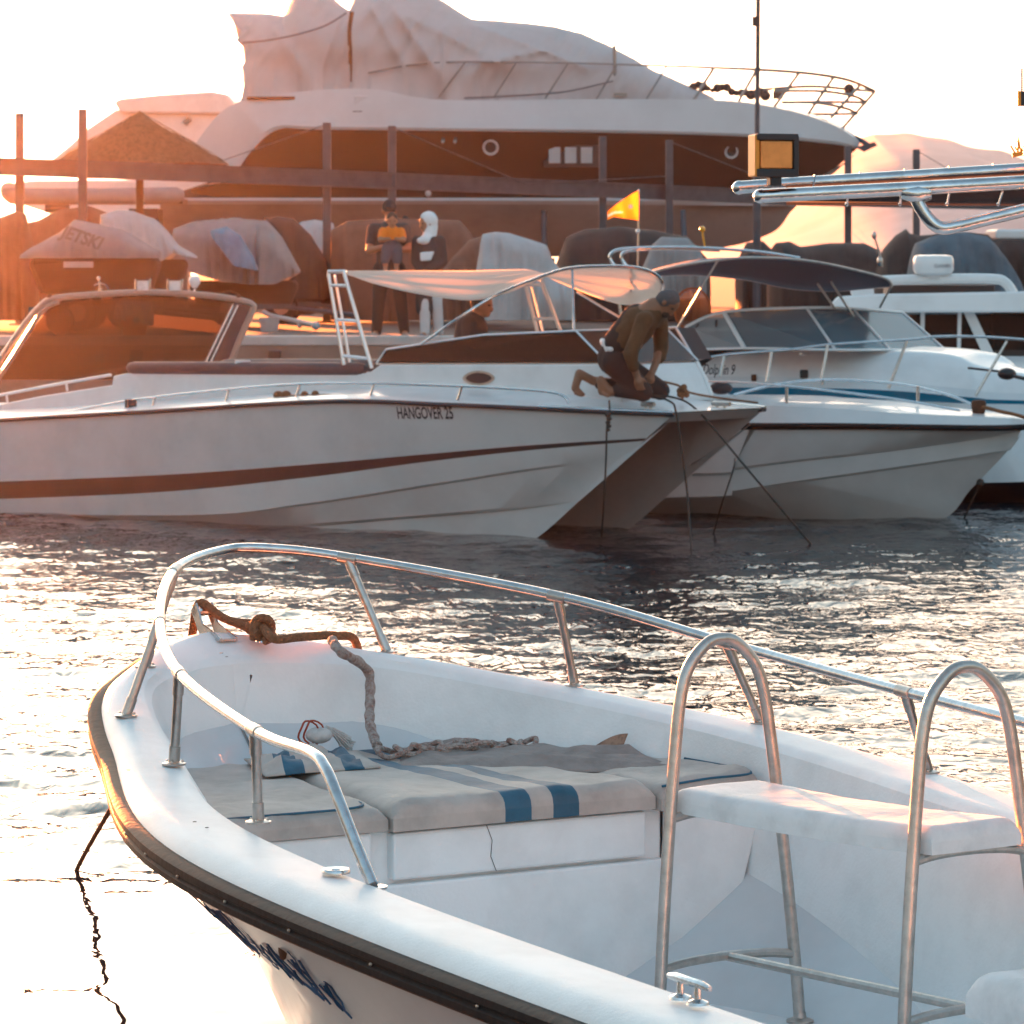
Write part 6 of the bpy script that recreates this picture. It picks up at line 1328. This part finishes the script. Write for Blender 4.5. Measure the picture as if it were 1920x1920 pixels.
def woman():
    Y = 46.3
    def P(x, y, d=0): return PY(x, y, Y+d)
    t = thing('person', 'woman in a white headscarf and black jacket standing on the quay, looking to the left', 'person', Vector((PY(805, 0, Y).x, Y, QZ)))
    hd, up = Vector((-.85, -.5, -.12)), Vector((0, 0, 1)); head = P(800, 419)
    a1, a2 = Vector((PY(797, 0, Y).x, Y-.05, QZ+.08)), Vector((PY(823, 0, Y).x, Y+.05, QZ+.08)); h1, h2 = P(797, 520), P(815, 520); k1, k2 = (a1+h1)/2+Vector((0, -.03, 0)), (a2+h2)/2+Vector((.0, -.03, 0))
    s1, s2 = P(782, 452), P(826, 452); e1, e2 = P(779, 490, -.03), P(831, 490, -.03); w1, w2 = P(788, 508, -.16), P(806, 506, -.18)
    b = [(P(805, 515), .13, P(804, 470), .13), (P(804, 470), .14, P(804, 450), .09), (P(803, 446), .05, head-Vector((0, 0, .04)), .05)]+head_parts(head, hd, up, .95)
    b += [(s1, .05, e1, .042), (e1, .04, w1, .03), (s2, .05, e2, .042), (e2, .04, w2, .03)]+hand(w1, (.6, -.2, -.8), (0, -1, 0), (.5, .3, 0), .9)+hand(w2, (-.6, -.2, -.8), (0, -1, 0), (-.5, .3, 0), .9)
    for h_, k_, a_ in ((h1, k1, a1), (h2, k2, a2)): b += [(h_, .08, k_, .055), (k_, .054, a_, .036), (a_, .036, a_+Vector((-.04, -.13, -.045)), .03)]
    meshobj('body', blob(b, .013, 3), SK, t, angle=180)
    meshobj('jacket', blob([(P(805, 522), .165, P(804, 475), .155), (P(804, 475), .165, P(804, 455), .125), (s1, .072, e1, .062), (e1, .06, w1, .048), (s2, .072, e2, .062), (e2, .06, w2, .048), (s1, .07, s2, .07), (P(795, 522), .13, P(797, 578), .12)], .015, 3), mat('black_jacket', (.035, .04, .045), .85), t, angle=180)
    meshobj('trousers', blob([x for h_, k_, a_ in ((h1, k1, a1), (h2, k2, a2)) for x in ((h_, .10, k_, .075), (k_, .075, a_+Vector((0, 0, .02)), .062))], .015, 3), mat('pale_trousers', (.62, .64, .66), .9, nscale=6, namt=.2), t, angle=180)
    for a_ in (a1, a2): meshobj('shoe', blob([(a_+Vector((0, .02, -.03)), .042, a_+Vector((-.05, -.15, -.045)), .034)], .012, 2), mat('blue_shoe', (.10, .18, .24), .7), t, angle=180)
    up_ = Vector((0, 0, 1)); q = blob([(head-hd.normalized()*.04+up_*.03, .112, head-hd.normalized()*.03+up_*.045, .112), (head-hd.normalized()*.055-up_*.05, .098, P(806, 442), .088), (P(806, 442), .085, P(798, 450, -.07), .075), (P(798, 450, -.08), .07, P(787, 451, -.1), .04), (head+up_*.075+hd.normalized()*.015, .07, head+up_*.07-hd.normalized()*.02, .08)], .012, 3); meshobj('headscarf', q, mat('white_scarf', (.80, .81, .82), .9), t, angle=180)
    q = MB(); cc_ = P(799, 481, -.21); q.prism([P(787, 473, -.21), P(815, 471, -.21), P(808, 489, -.22), P(788, 490, -.22)], [P(787, 473, -.16), P(815, 471, -.16), P(808, 489, -.16), P(788, 490, -.16)]); meshobj('bag_panel', q, mat('white_bag', (.75, .76, .77), .7), t, smooth=False, bevel=.02)
    eyes(t, head, hd, up, HAIR, .95)
woman()
def seated_person():
    Y = 35.9
    def P(x, y, d=0): return PY(x, y, Y+d)
    t = thing('person', 'person in dark clothes sitting in the shade of the canopy behind the smoked windshield', 'person', P(885, 690))
    hd, up = Vector((.9, -.35, 0)), Vector((0, 0, 1)); head = P(905, 574); s1, s2 = P(880, 606, -.14), P(890, 606, .14); e1, e2 = P(876, 645, -.2), P(890, 642, .2); w1, w2 = P(905, 656, -.15), P(915, 655, .1)
    b = [(P(878, 662), .15, P(884, 618), .15), (P(884, 618), .14, P(890, 600), .09), (P(893, 598), .055, head-Vector((.01, 0, .04)), .055)]+head_parts(head, hd, up)+[(s1, .06, e1, .045), (e1, .044, w1, .032), (s2, .06, e2, .045), (e2, .044, w2, .032)]+hand(w1, (1, 0, -.2), (0, 0, 1), (0, .4, -.5))+hand(w2, (1, 0, -.2), (0, 0, 1), (0, -.4, -.5))
    b += [(P(878, 665, -.1), .09, P(930, 668, -.12), .065), (P(878, 665, .1), .09, P(930, 668, .12), .065), (P(930, 668, -.12), .06, P(928, 745, -.12), .045), (P(930, 668, .12), .06, P(928, 745, .12), .045), (P(928, 748, -.12), .04, P(950, 752, -.12), .03), (P(928, 748, .12), .04, P(950, 752, .12), .03)]
    meshobj('body', blob(b, .013, 3), SK, t, angle=180)
    meshobj('shirt', blob([(P(878, 664), .165, P(884, 618), .168), (P(884, 618), .155, P(889, 604), .11), (s1, .08, s1*.4+e1*.6, .06), (s2, .08, s2*.4+e2*.6, .06), (s1, .08, s2, .08)], .015, 3), mat('charcoal_shirt', (.04, .045, .055), .9), t, angle=180)
    meshobj('hair', blob([(head+Vector((-.03, 0, .04)), .092, head+Vector((-.01, 0, .06)), .085)], .012, 2), HAIR, t, angle=180)
    meshobj('trousers', blob([(P(878, 667), .15, P(884, 667), .14), (P(878, 667, -.1), .11, P(930, 670, -.12), .085), (P(878, 667, .1), .11, P(930, 670, .12), .085), (P(930, 670, -.12), .08, P(928, 735, -.12), .06), (P(930, 670, .12), .08, P(928, 735, .12), .06)], .015, 3), M['cdark'], t, angle=180); eyes(t, head, hd, up, HAIR)
seated_person()
# ================================================================== AIR
def build_haze():  # haze added so the low sun spreads an orange glow
    m = bpy.data.materials.new('glow_haze'); m.use_nodes = True; t = m.node_tree
    for n_ in list(t.nodes):
        if n_.type != 'OUTPUT_MATERIAL': t.nodes.remove(n_)
    v = t.nodes.new('ShaderNodeVolumePrincipled'); v.inputs['Color'].default_value = (1, .93, .88, 1); v.inputs['Density'].default_value = HAZE_D; v.inputs['Anisotropy'].default_value = .96
    t.links.new(v.outputs[0], t.nodes['Material Output'].inputs['Volume'])
    q = MB(); q.box((0, 350-30, 20-2.5), (1600, 760, 41)); o = struct('haze', q, m, 'stuff', smooth=False)
HAZE_D = .00009
build_haze()
